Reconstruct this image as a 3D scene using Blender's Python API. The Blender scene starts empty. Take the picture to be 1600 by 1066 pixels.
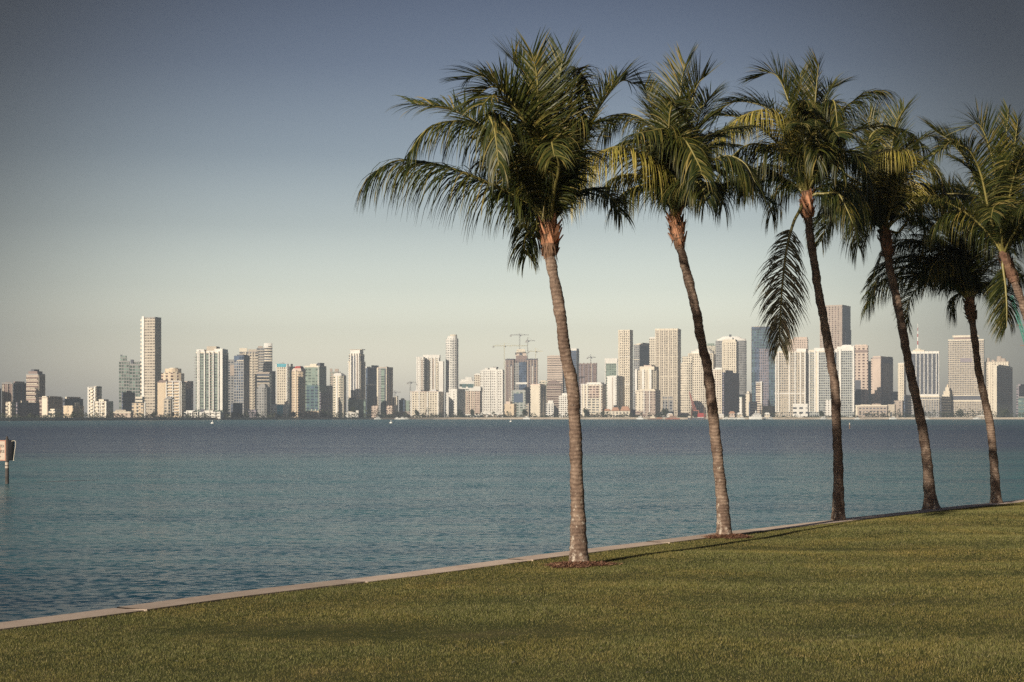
import bpy, bmesh, math, random
import numpy as np
from mathutils import Vector, noise
R = math.radians
rng = random.Random(7)
sc = bpy.context.scene
COL = sc.collection

# ---------------------------------------------------------------- camera
F = 2700.0            # focal length in photograph pixels (1600 wide)
H0 = 652.3            # row of the horizon in the photograph
CZ = 2.4              # camera height above the sea wall cap
WZ = -1.3             # water level
cam_d = bpy.data.cameras.new("camera"); cam = bpy.data.objects.new("camera", cam_d); COL.objects.link(cam)
cam.location = (0, 0, CZ); cam.rotation_euler = (R(90), 0, 0)
cam_d.sensor_width = 36.0; cam_d.lens = 36.0 * F / 1600
cam_d.shift_y = (H0 - 533) / 1600
cam_d.clip_start = 0.1; cam_d.clip_end = 30000
cam_d.dof.use_dof = True; cam_d.dof.focus_distance = 34; cam_d.dof.aperture_fstop = 8
sc.camera = cam

# ---------------------------------------------------------------- sun and sky
SUN_AZ, SUN_EL = 33.0, 20.0     # the sun stands behind the camera to its left
w = bpy.data.worlds.new("World"); sc.world = w; w.use_nodes = True
nt = w.node_tree; nt.nodes.clear()
N = nt.nodes.new; L = nt.links.new
out = N('ShaderNodeOutputWorld'); bg = N('ShaderNodeBackground'); L(bg.outputs[0], out.inputs[0])
sky = N('ShaderNodeTexSky'); sky.sky_type = 'NISHITA'; sky.sun_disc = False
sky.sun_elevation = R(SUN_EL); sky.sun_rotation = R(180 + SUN_AZ)
sky.altitude = 0; sky.air_density = 1.0; sky.dust_density = 2.5; sky.ozone_density = 1.5
hs = N('ShaderNodeHueSaturation'); hs.inputs['Saturation'].default_value = 0.62
L(sky.outputs[0], hs.inputs['Color'])
# the sky grows deeper quickly above the hazy band that lies over the far shore
tc = N('ShaderNodeTexCoord'); sep = N('ShaderNodeSeparateXYZ'); L(tc.outputs['Generated'], sep.inputs[0])
rp = N('ShaderNodeValToRGB'); L(sep.outputs['Z'], rp.inputs[0])
els = rp.color_ramp.elements
SKY_RAMP = [(0.0, (5.6, 5.0, 4.8)), (0.02, (4.15, 3.78, 3.45)), (0.045, (2.78, 2.54, 2.24)), (0.075, (1.70, 1.60, 1.44)), (0.11, (0.95, 0.93, 0.88)), (0.15, (0.52, 0.545, 0.575)), (0.20, (0.28, 0.31, 0.385)), (0.24, (0.185, 0.215, 0.295)), (0.5, (0.46, 0.50, 0.74)), (1.0, (0.75, 0.80, 1.25))]
els[0].position = SKY_RAMP[0][0]; els[0].color = (*SKY_RAMP[0][1], 1)
els[1].position = 1.0; els[1].color = (*SKY_RAMP[-1][1], 1)
for p, c in SKY_RAMP[1:-1]:
    e = els.new(p); e.color = (*c, 1)
m1 = N('ShaderNodeMix'); m1.data_type = 'RGBA'; m1.blend_type = 'MULTIPLY'; m1.inputs[0].default_value = 1
L(hs.outputs[0], m1.inputs[6]); L(rp.outputs[0], m1.inputs[7])
# the bright hazy quarter of the sky, fading off to both sides of it
dp = N('ShaderNodeVectorMath'); dp.operation = 'DOT_PRODUCT'; L(tc.outputs['Generated'], dp.inputs[0])
_a = R(-1.0); dp.inputs[1].default_value = (math.sin(_a), math.cos(_a), 0.06)
mr = N('ShaderNodeMapRange'); mr.interpolation_type = 'SMOOTHSTEP'; L(dp.outputs['Value'], mr.inputs[0])
mr.inputs[1].default_value = math.cos(R(19)); mr.inputs[2].default_value = 1.0; mr.inputs[3].default_value = 0.20; mr.inputs[4].default_value = 1.0
vm = N('ShaderNodeVectorMath'); vm.operation = 'SCALE'; L(m1.outputs[2], vm.inputs[0]); L(mr.outputs[0], vm.inputs['Scale'])
L(vm.outputs[0], bg.inputs[0]); bg.inputs[1].default_value = 0.13

sun_d = bpy.data.lights.new("sun", 'SUN'); sun = bpy.data.objects.new("sun", sun_d); COL.objects.link(sun)
sun_d.energy = 5.0; sun_d.angle = R(0.5); sun_d.color = (1.0, 0.89, 0.74)
sd = Vector((-math.sin(R(SUN_AZ)) * math.cos(R(SUN_EL)), -math.cos(R(SUN_AZ)) * math.cos(R(SUN_EL)), math.sin(R(SUN_EL))))
sun.rotation_euler = sd.to_track_quat('Z', 'Y').to_euler()

vs = sc.view_settings
vs.view_transform = 'Standard'; vs.look = 'None'; vs.exposure = 0.32; vs.gamma = 1.0
cy = sc.cycles
cy.max_bounces = 5; cy.diffuse_bounces = 2; cy.glossy_bounces = 2; cy.transmission_bounces = 3; cy.transparent_max_bounces = 4
cy.volume_bounces = 0; cy.use_adaptive_sampling = False; cy.use_denoising = False; cy.sample_clamp_indirect = 4; cy.caustics_reflective = False; cy.caustics_refractive = False

# ---------------------------------------------------------------- helpers
def PT(px, py, D):
    """the place a distance D ahead that is seen at a pixel of the photograph"""
    return Vector(((px - 800) / F * D, D, CZ + (H0 - py) / F * D))

def sm(a, b, x):
    t = min(1, max(0, (x - a) / (b - a))); return t * t * (3 - 2 * t)

def tag(o, label=None, cat=None, group=None, kind=None):
    if label: o['label'] = label
    if cat: o['category'] = cat
    if group: o['group'] = group
    if kind: o['kind'] = kind
    return o

def empty(name, loc, rz=0.0):
    o = bpy.data.objects.new(name, None); COL.objects.link(o)
    o.location = loc; o.rotation_euler = (0, 0, rz); o.empty_display_size = 0.3
    return o

class MB:
    """collects faces, links them as one mesh object"""
    def __init__(s): s.v = []; s.f = []; s.m = []; s.uv = []; s.uvon = False
    def poly(s, pts, mi=0, uv=None):
        n = len(s.v); s.v += [tuple(p) for p in pts]; s.f.append(tuple(range(n, n + len(pts)))); s.m.append(mi)
        if uv: s.uvon = True
        s.uv += list(uv) if uv else [(0.0, 0.0)] * len(pts)
    def box(s, x0, x1, y0, y1, z0, z1, mi=0, top=None):
        """box whose faces carry metre uvs: u runs round the walls, v is height"""
        top = mi if top is None else top
        a = (x0, y0); b = (x1, y0); c = (x1, y1); d = (x0, y1)
        s.prism([a, b, c, d], z0, z1, mi, top)
    def prism(s, pts, z0, z1, mi=0, top=None, scale_top=None):
        top = mi if top is None else top
        cx = sum(p[0] for p in pts) / len(pts); cy_ = sum(p[1] for p in pts) / len(pts)
        k = 1.0 if scale_top is None else scale_top
        tp = [(cx + (p[0] - cx) * k, cy_ + (p[1] - cy_) * k) for p in pts]
        u = 0.0
        n = len(pts)
        for i in range(n):
            p, q = pts[i], pts[(i + 1) % n]; pt, qt = tp[i], tp[(i + 1) % n]
            l = math.hypot(q[0] - p[0], q[1] - p[1])
            s.poly([(p[0], p[1], z0), (q[0], q[1], z0), (qt[0], qt[1], z1), (pt[0], pt[1], z1)], mi, [(u, z0), (u + l, z0), (u + l, z1), (u, z1)])
            u += l
        s.poly([(p[0], p[1], z1) for p in tp], top); s.poly([(p[0], p[1], z0) for p in reversed(pts)], top)
    def bar(s, a, b, w_, h_=None, mi=0):
        h_ = w_ if h_ is None else h_
        a = Vector(a); b = Vector(b); t = (b - a)
        if t.length < 1e-6: return
        t.normalize(); r_ = t.cross(Vector((0, 0, 1)))
        if r_.length < 1e-3: r_ = Vector((1, 0, 0))
        r_.normalize(); u = r_.cross(t); r_ *= w_ / 2; u *= h_ / 2
        A = [a - r_ - u, a + r_ - u, a + r_ + u, a - r_ + u]; B = [p + (b - a) for p in A]
        for i in range(4):
            j = (i + 1) % 4; s.poly([A[i], A[j], B[j], B[i]], mi)
        s.poly(A[::-1], mi); s.poly(B, mi)
    def tube(s, pts, rad, n=8, mi=0, cap=True, smooth=True):
        rings = []
        pts = [Vector(p) for p in pts]
        t0 = (pts[1] - pts[0]).normalized(); ref = Vector((1, 0, 0)) if abs(t0.x) < 0.9 else Vector((0, 1, 0))
        r_ = t0.cross(ref).normalized()
        for i, p in enumerate(pts):
            t = (pts[min(i + 1, len(pts) - 1)] - pts[max(i - 1, 0)]).normalized()
            r_ = (r_ - t * r_.dot(t)).normalized(); u = t.cross(r_)
            ra = rad[i] if hasattr(rad, '__len__') else rad
            rings.append([p + (r_ * math.cos(2 * math.pi * k / n) + u * math.sin(2 * math.pi * k / n)) * ra for k in range(n)])
        base = len(s.v)
        for rg in rings: s.v += [tuple(p) for p in rg]
        for i in range(len(rings) - 1):
            for k in range(n):
                k2 = (k + 1) % n
                s.f.append((base + i * n + k, base + i * n + k2, base + (i + 1) * n + k2, base + (i + 1) * n + k)); s.m.append(mi); s.uv += [(0.0, 0.0)] * 4
        if cap:
            s.f.append(tuple(base + k for k in reversed(range(n)))); s.m.append(mi); s.uv += [(0.0, 0.0)] * n
            s.f.append(tuple(base + (len(rings) - 1) * n + k for k in range(n))); s.m.append(mi); s.uv += [(0.0, 0.0)] * n
    def build(s, name, mats, parent=None, smooth=False):
        me = bpy.data.meshes.new(name); me.from_pydata(s.v, [], s.f)
        for mt in (mats if isinstance(mats, (list, tuple)) else [mats]): me.materials.append(mt)
        me.polygons.foreach_set('material_index', s.m)
        if s.uvon:
            uvl = me.uv_layers.new(name='m'); flat = [c for p in s.uv for c in p]; uvl.data.foreach_set('uv', flat)
        if smooth: me.polygons.foreach_set('use_smooth', [True] * len(s.f))
        me.update()
        o = bpy.data.objects.new(name, me); COL.objects.link(o)
        if parent: o.parent = parent
        return o

# ---------------------------------------------------------------- materials
def newmat(name):
    m = bpy.data.materials.new(name); m.use_nodes = True
    n = m.node_tree; b = n.nodes['Principled BSDF']
    return m, n, b
def nmath(n, op, a, b=None, c=None):
    x = n.nodes.new('ShaderNodeMath'); x.operation = op
    for i, v in enumerate((a, b, c)):
        if v is None: continue
        if isinstance(v, (int, float)): x.inputs[i].default_value = v
        else: n.links.new(v, x.inputs[i])
    return x.outputs[0]
def nmix(n, fac, a, b, mode='MIX'):
    x = n.nodes.new('ShaderNodeMix'); x.data_type = 'RGBA'; x.blend_type = mode
    for i, v in ((0, fac), (6, a), (7, b)):
        if isinstance(v, (int, float)): x.inputs[i].default_value = v
        elif isinstance(v, (tuple, list)): x.inputs[i].default_value = (*v[:3], 1)
        else: n.links.new(v, x.inputs[i])
    return x.outputs[2]
def nnoise(n, vec, scale, detail=3, rough=0.5, dist=0.0):
    x = n.nodes.new('ShaderNodeTexNoise'); x.inputs['Scale'].default_value = scale; x.inputs['Detail'].default_value = detail
    x.inputs['Roughness'].default_value = rough; x.inputs['Distortion'].default_value = dist
    if vec is not None: n.links.new(vec, x.inputs['Vector'])
    return x.outputs[0]
def nramp(n, val, stops):
    x = n.nodes.new('ShaderNodeValToRGB'); n.links.new(val, x.inputs[0]); e = x.color_ramp.elements
    e[0].position = stops[0][0]; e[0].color = (*stops[0][1], 1); e[1].position = stops[-1][0]; e[1].color = (*stops[-1][1], 1)
    for p, c in stops[1:-1]: k = e.new(p); k.color = (*c, 1)
    return x.outputs[0]
def nmap(n, vec, sx, sy, sz):
    x = n.nodes.new('ShaderNodeMapping'); n.links.new(vec, x.inputs[0]); x.inputs['Scale'].default_value = (sx, sy, sz); return x.outputs[0]
def nobj(n): return n.nodes.new('ShaderNodeTexCoord').outputs['Object']
def npos(n): return n.nodes.new('ShaderNodeNewGeometry').outputs['Position']
def nbump(n, h, strength, dist, b):
    x = n.nodes.new('ShaderNodeBump'); x.inputs['Strength'].default_value = strength; x.inputs['Distance'].default_value = dist
    n.links.new(h, x.inputs['Height']); n.links.new(x.outputs[0], b.inputs['Normal']); return x

_pm = {}
def plain(name, col, rough=0.6, var=0.18, scale=0.15, metal=0.0):
    """a painted, rendered or metal surface with slight weathering"""
    if name in _pm: return _pm[name]
    m, n, b = newmat(name)
    v = nnoise(n, nobj(n), scale, 4, 0.6)
    lo = tuple(c * (1 - var) for c in col); hi = tuple(min(0.9, c * (1 + var)) for c in col)
    n.links.new(nramp(n, v, [(0.3, lo), (0.7, hi)]), b.inputs['Base Color'])
    b.inputs['Roughness'].default_value = rough; b.inputs['Metallic'].default_value = metal
    _pm[name] = m; return m
# ---------------------------------------------------------------- the sea wall line and the lawn
WALL = [(-30.0, -18.0), (-19.0, -0.5), (-12.3, 10.6), (-5.95, 20.08), (-3.97, 23.3), (-1.8, 26.4), (0.45, 30.0), (2.55, 33.1), (5.56, 37.6), (9.6, 43.2), (14.9, 50.3), (21.7, 59.5), (34, 76), (62, 112)]
def resample(pts, step):
    P = [Vector((p[0], p[1], 0)) for p in pts]; res = []
    for i in range(len(P) - 1):
        p0 = P[max(i - 1, 0)]; p1 = P[i]; p2 = P[i + 1]; p3 = P[min(i + 2, len(P) - 1)]
        k = max(1, int((p2 - p1).length / step))
        for j in range(k):
            t = j / k
            res.append(0.5 * ((2 * p1) + (p2 - p0) * t + (2 * p0 - 5 * p1 + 4 * p2 - p3) * t * t + (3 * p1 - p0 - 3 * p2 + p3) * t ** 3))
    res.append(P[-1]); return res
WL = resample(WALL, 1.0)
WLA = np.array([(p.x, p.y) for p in WL])
CAPW = 0.52
def wall_off(off):
    """the wall line moved inland (to the camera's side) by off metres"""
    d = np.gradient(WLA, axis=0); d /= np.linalg.norm(d, axis=1)[:, None]
    return WLA + np.stack([d[:, 1], -d[:, 0]], 1) * off
def inland(x, y):
    """signed distance inland of the outer wall edge, for arrays"""
    x = np.asarray(x, float); y = np.asarray(y, float)
    A = WLA[:-1]; B = WLA[1:]; best = np.full(x.shape, 1e9); sg = np.zeros(x.shape)
    for a, b in zip(A, B):
        ab = b - a; L2 = ab @ ab
        t = np.clip(((x - a[0]) * ab[0] + (y - a[1]) * ab[1]) / L2, 0, 1)
        dx = x - (a[0] + t * ab[0]); dy = y - (a[1] + t * ab[1]); d = np.hypot(dx, dy)
        cr = ab[0] * (y - a[1]) - ab[1] * (x - a[0])
        k = d < best; best = np.where(k, d, best); sg = np.where(k, np.where(cr < 0, 1.0, -1.0), sg)
    return best * sg
def ss(a, b, x):
    t = np.clip((x - a) / (b - a), 0, 1); return t * t * (3 - 2 * t)
def ground_z(x, y, s=None):
    x = np.asarray(x, float); y = np.asarray(y, float)
    if s is None: s = inland(x, y)
    s2 = s - CAPW
    z = 0.0 + 0.55 * ss(-2.0, 16.0, s2) - 0.55 * ss(-2.0, 16.0, 0 * s2)
    z = z + 0.09 * np.exp(-((y - 41.0) / 4.5) ** 2) * ss(0, 1.0, s2) * (1 - ss(2.5, 7, s2))      # the low swell by the middle palms
    z = z + 0.02 * np.sin(x * 0.9 + 1.3 * np.sin(y * 0.4)) * ss(0, 3, s2) + 0.012 * np.sin(y * 1.7 + x * 0.6) * ss(0, 2, s2)
    return z

def build_lawn():
    # rows run along the wall, columns inland
    offs = [CAPW] + [CAPW + 0.35 * k for k in range(1, 40)] + [CAPW + 14 + 1.5 * k for k in range(1, 60)]
    verts = []; n = len(WLA)
    cols = []
    for o in offs:
        p = wall_off(o); z = ground_z(p[:, 0], p[:, 1], np.full(n, o)); cols.append(np.column_stack([p, z]))
    V = np.concatenate(cols); F_ = []
    for c in range(len(offs) - 1):
        for r in range(n - 1):
            a = c * n + r; F_.append((a, a + n, a + n + 1, a + 1))
    me = bpy.data.meshes.new('lawn'); me.from_pydata(V.tolist(), [], F_); me.polygons.foreach_set('use_smooth', [True] * len(F_)); me.update()
    o = bpy.data.objects.new('lawn', me); COL.objects.link(o)
    m, nt_, b = newmat('turf_soil')
    p = npos(nt_); v = nnoise(nt_, p, 0.9, 5, 0.65); v2 = nnoise(nt_, p, 25, 3, 0.6)
    c = nmix(nt_, v2, nramp(nt_, v, [(0.3, (0.05, 0.055, 0.018)), (0.55, (0.095, 0.088, 0.034)), (0.75, (0.17, 0.13, 0.065))]), (0.035, 0.045, 0.012))
    nt_.links.new(c, b.inputs['Base Color']); b.inputs['Roughness'].default_value = 0.95; b.inputs['Specular IOR Level'].default_value = 0.1
    nbump(nt_, v2, 0.6, 0.03, b)
    me.materials.append(m); tag(o, kind='structure', label='mown lawn rising gently from the sea wall')

MULCH = []   # (x, y, r) rings kept free of grass

def build_grass():
    r = np.random.default_rng(3)
    # candidate points in the wedge the camera's surroundings show
    n = 6800000
    D = np.sqrt(r.uniform(9.5 ** 2, 64 ** 2, n)); X = (-0.34 * D - 2.5) + r.random(n) * (0.71 * D + 5.0)
    keep = r.random(n) < np.clip(14.0 / D * (0.71 * D + 5.0) / (0.71 * D + 1.0) * 0.8, 0.22, 1.0)
    D = D[keep]; X = X[keep]
    # turf beyond the frame on the near side too, thinner
    s = inland(X, D)
    keep = s > CAPW - 0.02 - 0.03 * r.random(len(s)); X = X[keep]; Y = D[keep]; s = s[keep]
    keep = np.ones(len(X), bool)
    for mx, my, mr_, _ in MULCH:
        dx = X - mx; dy = Y - my; ang = np.arctan2(dy, dx)
        rr = mr_ * (1 + 0.18 * np.sin(3 * ang + mx) + 0.1 * np.sin(7 * ang)) * (0.86 + 0.22 * r.random(len(X)))
        keep &= np.hypot(dx, dy) > rr
    X = X[keep]; Y = Y[keep]; s = s[keep]; n = len(X)
    print('grass blades', n)
    # thin, worn spots where the soil shows
    wr = np.sin(X * 0.83 + 1.7 * np.sin(Y * 0.61)) * np.sin(Y * 0.57 + 1.3 * np.sin(X * 0.9 + 2)) + 0.35 * np.sin(X * 3.1 + Y * 2.3) * np.sin(Y * 4.1 - X)
    keep = r.random(n) > np.clip((wr - 0.6) * 1.0, 0, 0.35); X = X[keep]; Y = Y[keep]; s = s[keep]; n = len(X)
    Z = ground_z(X, Y, s)
    tuft = 0.5 + 0.5 * np.sin(X * 7.1 + 2 * np.sin(Y * 5.3)) * np.sin(Y * 6.3 + 2 * np.sin(X * 4.7))
    h = (0.012 + 0.014 * r.random(n)) * (0.75 + 0.5 * tuft) * (1 + 0.5 * (s < CAPW + 0.05))
    far = np.clip(Y / 22, 0.8, 2.2)
    wd = (0.003 + 0.003 * r.random(n)) * far
    a = r.uniform(0, 2 * np.pi, n); a2 = r.uniform(0, 2 * np.pi, n); ln = h * r.uniform(0.1, 0.9, n)
    V = np.empty((n, 3, 3), np.float32)
    V[:, 0] = np.stack([X - np.cos(a) * wd / 2, Y - np.sin(a) * wd / 2, Z - 0.004], 1)
    V[:, 1] = np.stack([X + np.cos(a) * wd / 2, Y + np.sin(a) * wd / 2, Z - 0.004], 1)
    V[:, 2] = np.stack([X + np.cos(a2) * ln, Y + np.sin(a2) * ln, Z + h], 1)
    me = bpy.data.meshes.new('grass')
    me.vertices.add(3 * n); me.vertices.foreach_set('co', V.reshape(-1))
    me.loops.add(3 * n); me.loops.foreach_set('vertex_index', np.arange(3 * n, dtype=np.int32))
    me.polygons.add(n); me.polygons.foreach_set('loop_start', np.arange(0, 3 * n, 3, dtype=np.int32))
    me.update(calc_edges=True)
    at = me.attributes.new('blade', 'FLOAT', 'FACE'); at.data.foreach_set('value', r.random(n).astype(np.float32))
    o = bpy.data.objects.new('grass', me); COL.objects.link(o)
    m, nt_, b = newmat('grass_blade')
    an = nt_.nodes.new('ShaderNodeAttribute'); an.attribute_name = 'blade'
    p = npos(nt_)
    big = nnoise(nt_, nmap(nt_, p, 0.45, 0.28, 0.4), 1.0, 5, 0.65, 0.6)
    mid = nnoise(nt_, p, 5.5, 3, 0.6)
    c1 = nramp(nt_, an.outputs['Fac'], [(0.0, GRASS[0]), (0.55, GRASS[1]), (0.85, GRASS[2]), (1.0, GRASS[3])])
    c2 = nmix(nt_, nramp(nt_, big, [(0.42, (0, 0, 0)), (0.66, (1, 1, 1))]), c1, (1.22, 1.02, 0.9), 'MULTIPLY')
    c3 = nmix(nt_, nramp(nt_, mid, [(0.35, (0.75, 0.75, 0.75)), (0.6, (0.0, 0.0, 0.0))]), c2, (0.50, 0.60, 0.50), 'MULTIPLY')
    nt_.links.new(c3, b.inputs['Base Color']); b.inputs['Roughness'].default_value = 0.6; b.inputs['Specular IOR Level'].default_value = 0.25
    tr = nt_.nodes.new('ShaderNodeBsdfTranslucent'); nt_.links.new(c3, tr.inputs[0])
    mx = nt_.nodes.new('ShaderNodeMixShader'); mx.inputs[0].default_value = 0.25
    nt_.links.new(b.outputs[0], mx.inputs[1]); nt_.links.new(tr.outputs[0], mx.inputs[2])
    nt_.links.new(mx.outputs[0], nt_.nodes['Material Output'].inputs[0])
    me.materials.append(m); tag(o, 'short mown green grass with dry yellowish patches', 'grass', kind='stuff')
GRASS = [(0.135, 0.137, 0.036), (0.205, 0.196, 0.060), (0.285, 0.255, 0.10), (0.40, 0.335, 0.18)]

def build_wall():
    o_ = wall_off(0.0); i_ = wall_off(CAPW); f_ = wall_off(0.09)
    root = empty('sea_wall', (0, 0, 0))
    tag(root, 'pale concrete sea wall cap running between the lawn and the bay', 'sea wall')
    # cap slabs with open joints about every five metres, so each is its own part
    m, nt_, b = newmat('pale_concrete')
    p = npos(nt_); v = nnoise(nt_, p, 1.1, 6, 0.7); v2 = nnoise(nt_, p, 30, 3, 0.6)
    oi = nt_.nodes.new('ShaderNodeObjectInfo')
    c = nmix(nt_, 0.25, nramp(nt_, v, [(0.25, (0.46, 0.36, 0.28)), (0.5, (0.60, 0.48, 0.38)), (0.75, (0.72, 0.60, 0.48))]), nramp(nt_, v2, [(0.3, (0.25, 0.2, 0.16)), (0.7, (0.6, 0.5, 0.42))]))
    c = nmix(nt_, 1.0, c, nramp(nt_, oi.outputs['Random'], [(0, (0.72, 0.70, 0.68)), (1, (1.15, 1.12, 1.1))]), 'MULTIPLY')
    stn = nnoise(nt_, p, 3.5, 6, 0.75)
    c = nmix(nt_, nramp(nt_, stn, [(0.56, (0, 0, 0)), (0.70, (0.45, 0.45, 0.45))]), c, (0.2, 0.155, 0.12))
    nt_.links.new(c, b.inputs['Base Color']); b.inputs['Roughness'].default_value = 0.85; nbump(nt_, v2, 0.3, 0.01, b)
    n = len(WLA); k = 0; j = 0
    while k < n - 1:
        e = min(k + 4, n - 1)
        if n - 1 - e < 2: e = n - 1
        b_ = MB(); dz = 0.005 * ((j * 7) % 3 - 1); gap = 0.028
        def edge(arr, q):
            return arr[q]
        ring = []
        for q in range(k, e + 1):
            O = o_[q].copy(); I = i_[q].copy()
            if q == k: t = (o_[q + 1] - o_[q]); t /= np.linalg.norm(t); O = O + t * gap; I = I + t * gap
            if q == e: t = (o_[q - 1] - o_[q]); t /= np.linalg.norm(t); O = O + t * gap; I = I + t * gap
            ring.append((O, I))
        zt = 0.02 + dz; zb = -0.20
        for q in range(len(ring) - 1):
            O1, I1 = ring[q]; O2, I2 = ring[q + 1]
            ch = 0.02
            def L_(A, B, t): return A + (B - A) * t
            A1 = L_(O1, I1, ch / CAPW); A2 = L_(O2, I2, ch / CAPW)
            b_.poly([(*A1, zt), (*I1, zt), (*I2, zt), (*A2, zt)][::-1])
            b_.poly([(*O1, zt - ch), (*A1, zt), (*A2, zt), (*O2, zt - ch)][::-1])
            b_.poly([(*O1, zb), (*O1, zt - ch), (*O2, zt - ch), (*O2, zb)][::-1])
            b_.poly([(*I1, zt), (*I1, zb), (*I2, zb), (*I2, zt)][::-1])
        for (O, I), fl in ((ring[0], 1), (ring[-1], -1)):
            q = [(*O, zb), (*I, zb), (*I, zt), (*O, zt - 0.02)]
            b_.poly(q if fl > 0 else q[::-1])
        b_.build('cap_slab', m, root); k = e; j += 1
    # the face that goes down into the water
    b_ = MB()
    for q in range(n - 1):
        b_.poly([(*f_[q], -3), (*f_[q], -0.2), (*f_[q + 1], -0.2), (*f_[q + 1], -3)][::-1])
        g = wall_off(CAPW)
    m2, nt_, b = newmat('wall_face'); v = nnoise(nt_, npos(nt_), 2, 5, 0.7)
    nt_.links.new(nramp(nt_, v, [(0.3, (0.10, 0.085, 0.065)), (0.7, (0.26, 0.22, 0.17))]), b.inputs['Base Color']); b.inputs['Roughness'].default_value = 0.8
    b_.build('retaining_face', m2, root)

def build_water():
    me = bpy.data.meshes.new('water')
    S = 6500
    # a fan of strips so the sheet stays well divided near the viewer
    xs = [-S, -600, -60, 0, 60, 600, S]; ys = [-150, -20, 20, 60, 200, 800, 2000, 6500]
    V = [(x, y, WZ) for y in ys for x in xs]; nx = len(xs)
    F_ = [(j * nx + i, j * nx + i + 1, (j + 1) * nx + i + 1, (j + 1) * nx + i) for j in range(len(ys) - 1) for i in range(nx - 1)]
    me.from_pydata(V, [], F_); me.update()
    o = bpy.data.objects.new('water', me); COL.objects.link(o); tag(o, 'rippled teal bay water', kind='structure')
    m, n, b = newmat('bay_water')
    p = npos(n)
    # zones of wind and depth: slate far out, teal in the middle, darker blue along the wall
    sy = n.nodes.new('ShaderNodeSeparateXYZ'); n.links.new(p, sy.inputs[0])
    wob = nnoise(n, nmap(n, p, 0.004, 0.012, 1), 1.0, 4, 0.55, 0.5)
    lg = nmath(n, 'LOGARITHM', nmath(n, 'MAXIMUM', sy.outputs[1], 8.0), 10.0)
    zz = nmath(n, 'ADD', nmath(n, 'DIVIDE', lg, 4.0), nmath(n, 'MULTIPLY', nmath(n, 'SUBTRACT', wob, 0.5), 0.20))
    zone = nramp(n, zz, [(0.33, (0.010, 0.040, 0.068)), (0.40, (0.014, 0.062, 0.088)), (0.45, (0.036, 0.122, 0.142)), (0.51, (0.050, 0.150, 0.165)), (0.535, (0.070, 0.145, 0.160)), (0.585, (0.062, 0.084, 0.135)), (0.68, (0.060, 0.084, 0.130)), (0.74, (0.060, 0.130, 0.155)), (0.82, (0.062, 0.160, 0.170))])
    st = nnoise(n, nmap(n, p, 0.03, 0.16, 1), 1.0, 5, 0.65, 0.3)
    cr = nmix(n, nramp(n, st, [(0.38, (0.8, 0.8, 0.8)), (0.58, (0, 0, 0))]), zone, (0.55, 0.62, 0.75), 'MULTIPLY')
    n.links.new(cr, b.inputs['Base Color'])
    far_ = n.nodes.new('ShaderNodeMapRange'); n.links.new(sy.outputs[1], far_.inputs[0]); far_.inputs[1].default_value = 60; far_.inputs[2].default_value = 500
    n.links.new(nmath(n, 'MULTIPLY_ADD', far_.outputs[0], 0.10, 0.22), b.inputs['Roughness']); b.inputs['IOR'].default_value = 1.33
    b.inputs['Specular IOR Level'].default_value = 0.20
    # wave facets: each point of the surface is tipped by the slopes of small wind waves
    def slopes(sx, sy_, detail, rough, amp):
        t = n.nodes.new('ShaderNodeTexNoise'); t.inputs['Scale'].default_value = 1.0; t.inputs['Detail'].default_value = detail; t.inputs['Roughness'].default_value = rough
        n.links.new(nmap(n, p, sx, sy_, 1), t.inputs['Vector'])
        v = n.nodes.new('ShaderNodeVectorMath'); v.operation = 'SUBTRACT'; n.links.new(t.outputs['Color'], v.inputs[0]); v.inputs[1].default_value = (.5, .5, .5)
        k = n.nodes.new('ShaderNodeVectorMath'); k.operation = 'MULTIPLY'; n.links.new(v.outputs[0], k.inputs[0]); k.inputs[1].default_value = (amp * 0.7, amp, 0); return k.outputs[0]
    def vadd(a_, b_):
        v = n.nodes.new('ShaderNodeVectorMath'); v.operation = 'ADD'; n.links.new(a_, v.inputs[0])
        if isinstance(b_, tuple): v.inputs[1].default_value = b_
        else: n.links.new(b_, v.inputs[1])
        return v.outputs[0]
    sc_ = n.nodes.new('ShaderNodeVectorMath'); sc_.operation = 'SCALE'; n.links.new(slopes(3.2, 5.5, 4, 0.62, 1.4), sc_.inputs[0]); n.links.new(nmath(n, 'MULTIPLY_ADD', far_.outputs[0], -0.45, 1.0), sc_.inputs['Scale'])
    sl = vadd(vadd(sc_.outputs[0], vadd(slopes(0.5, 1.7, 4, 0.6, 0.62), slopes(0.04, 0.12, 3, 0.6, 0.25))), (0, 0, 1))
    nn = n.nodes.new('ShaderNodeVectorMath'); nn.operation = 'NORMALIZE'; n.links.new(sl, nn.inputs[0])
    n.links.new(nn.outputs[0], b.inputs['Normal'])
    me.materials.append(m)
# ---------------------------------------------------------------- palms
def leaf_mat():
    m, n, b = newmat('palm_leaflet')
    g = n.nodes.new('ShaderNodeNewGeometry')
    rnd = g.outputs['Random Per Island']
    v = nnoise(n, nobj(n), 1.2, 3, 0.6)
    c = nramp(n, rnd, [(0.0, (0.012, 0.022, 0.007)), (0.5, (0.034, 0.044, 0.010)), (0.82, (0.084, 0.086, 0.021)), (1.0, (0.21, 0.17, 0.06))])
    c = nmix(n, nramp(n, v, [(0.4, (0, 0, 0)), (0.7, (1, 1, 1))]), c, (1.25, 1.1, 0.7), 'MULTIPLY')
    n.links.new(c, b.inputs['Base Color']); b.inputs['Roughness'].default_value = 0.46; b.inputs['Specular IOR Level'].default_value = 0.3
    tr = n.nodes.new('ShaderNodeBsdfTranslucent'); n.links.new(c, tr.inputs[0])
    mx = n.nodes.new('ShaderNodeMixShader'); mx.inputs[0].default_value = 0.14
    n.links.new(b.outputs[0], mx.inputs[1]); n.links.new(tr.outputs[0], mx.inputs[2])
    n.links.new(mx.outputs[0], n.nodes['Material Output'].inputs[0]); return m
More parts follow.
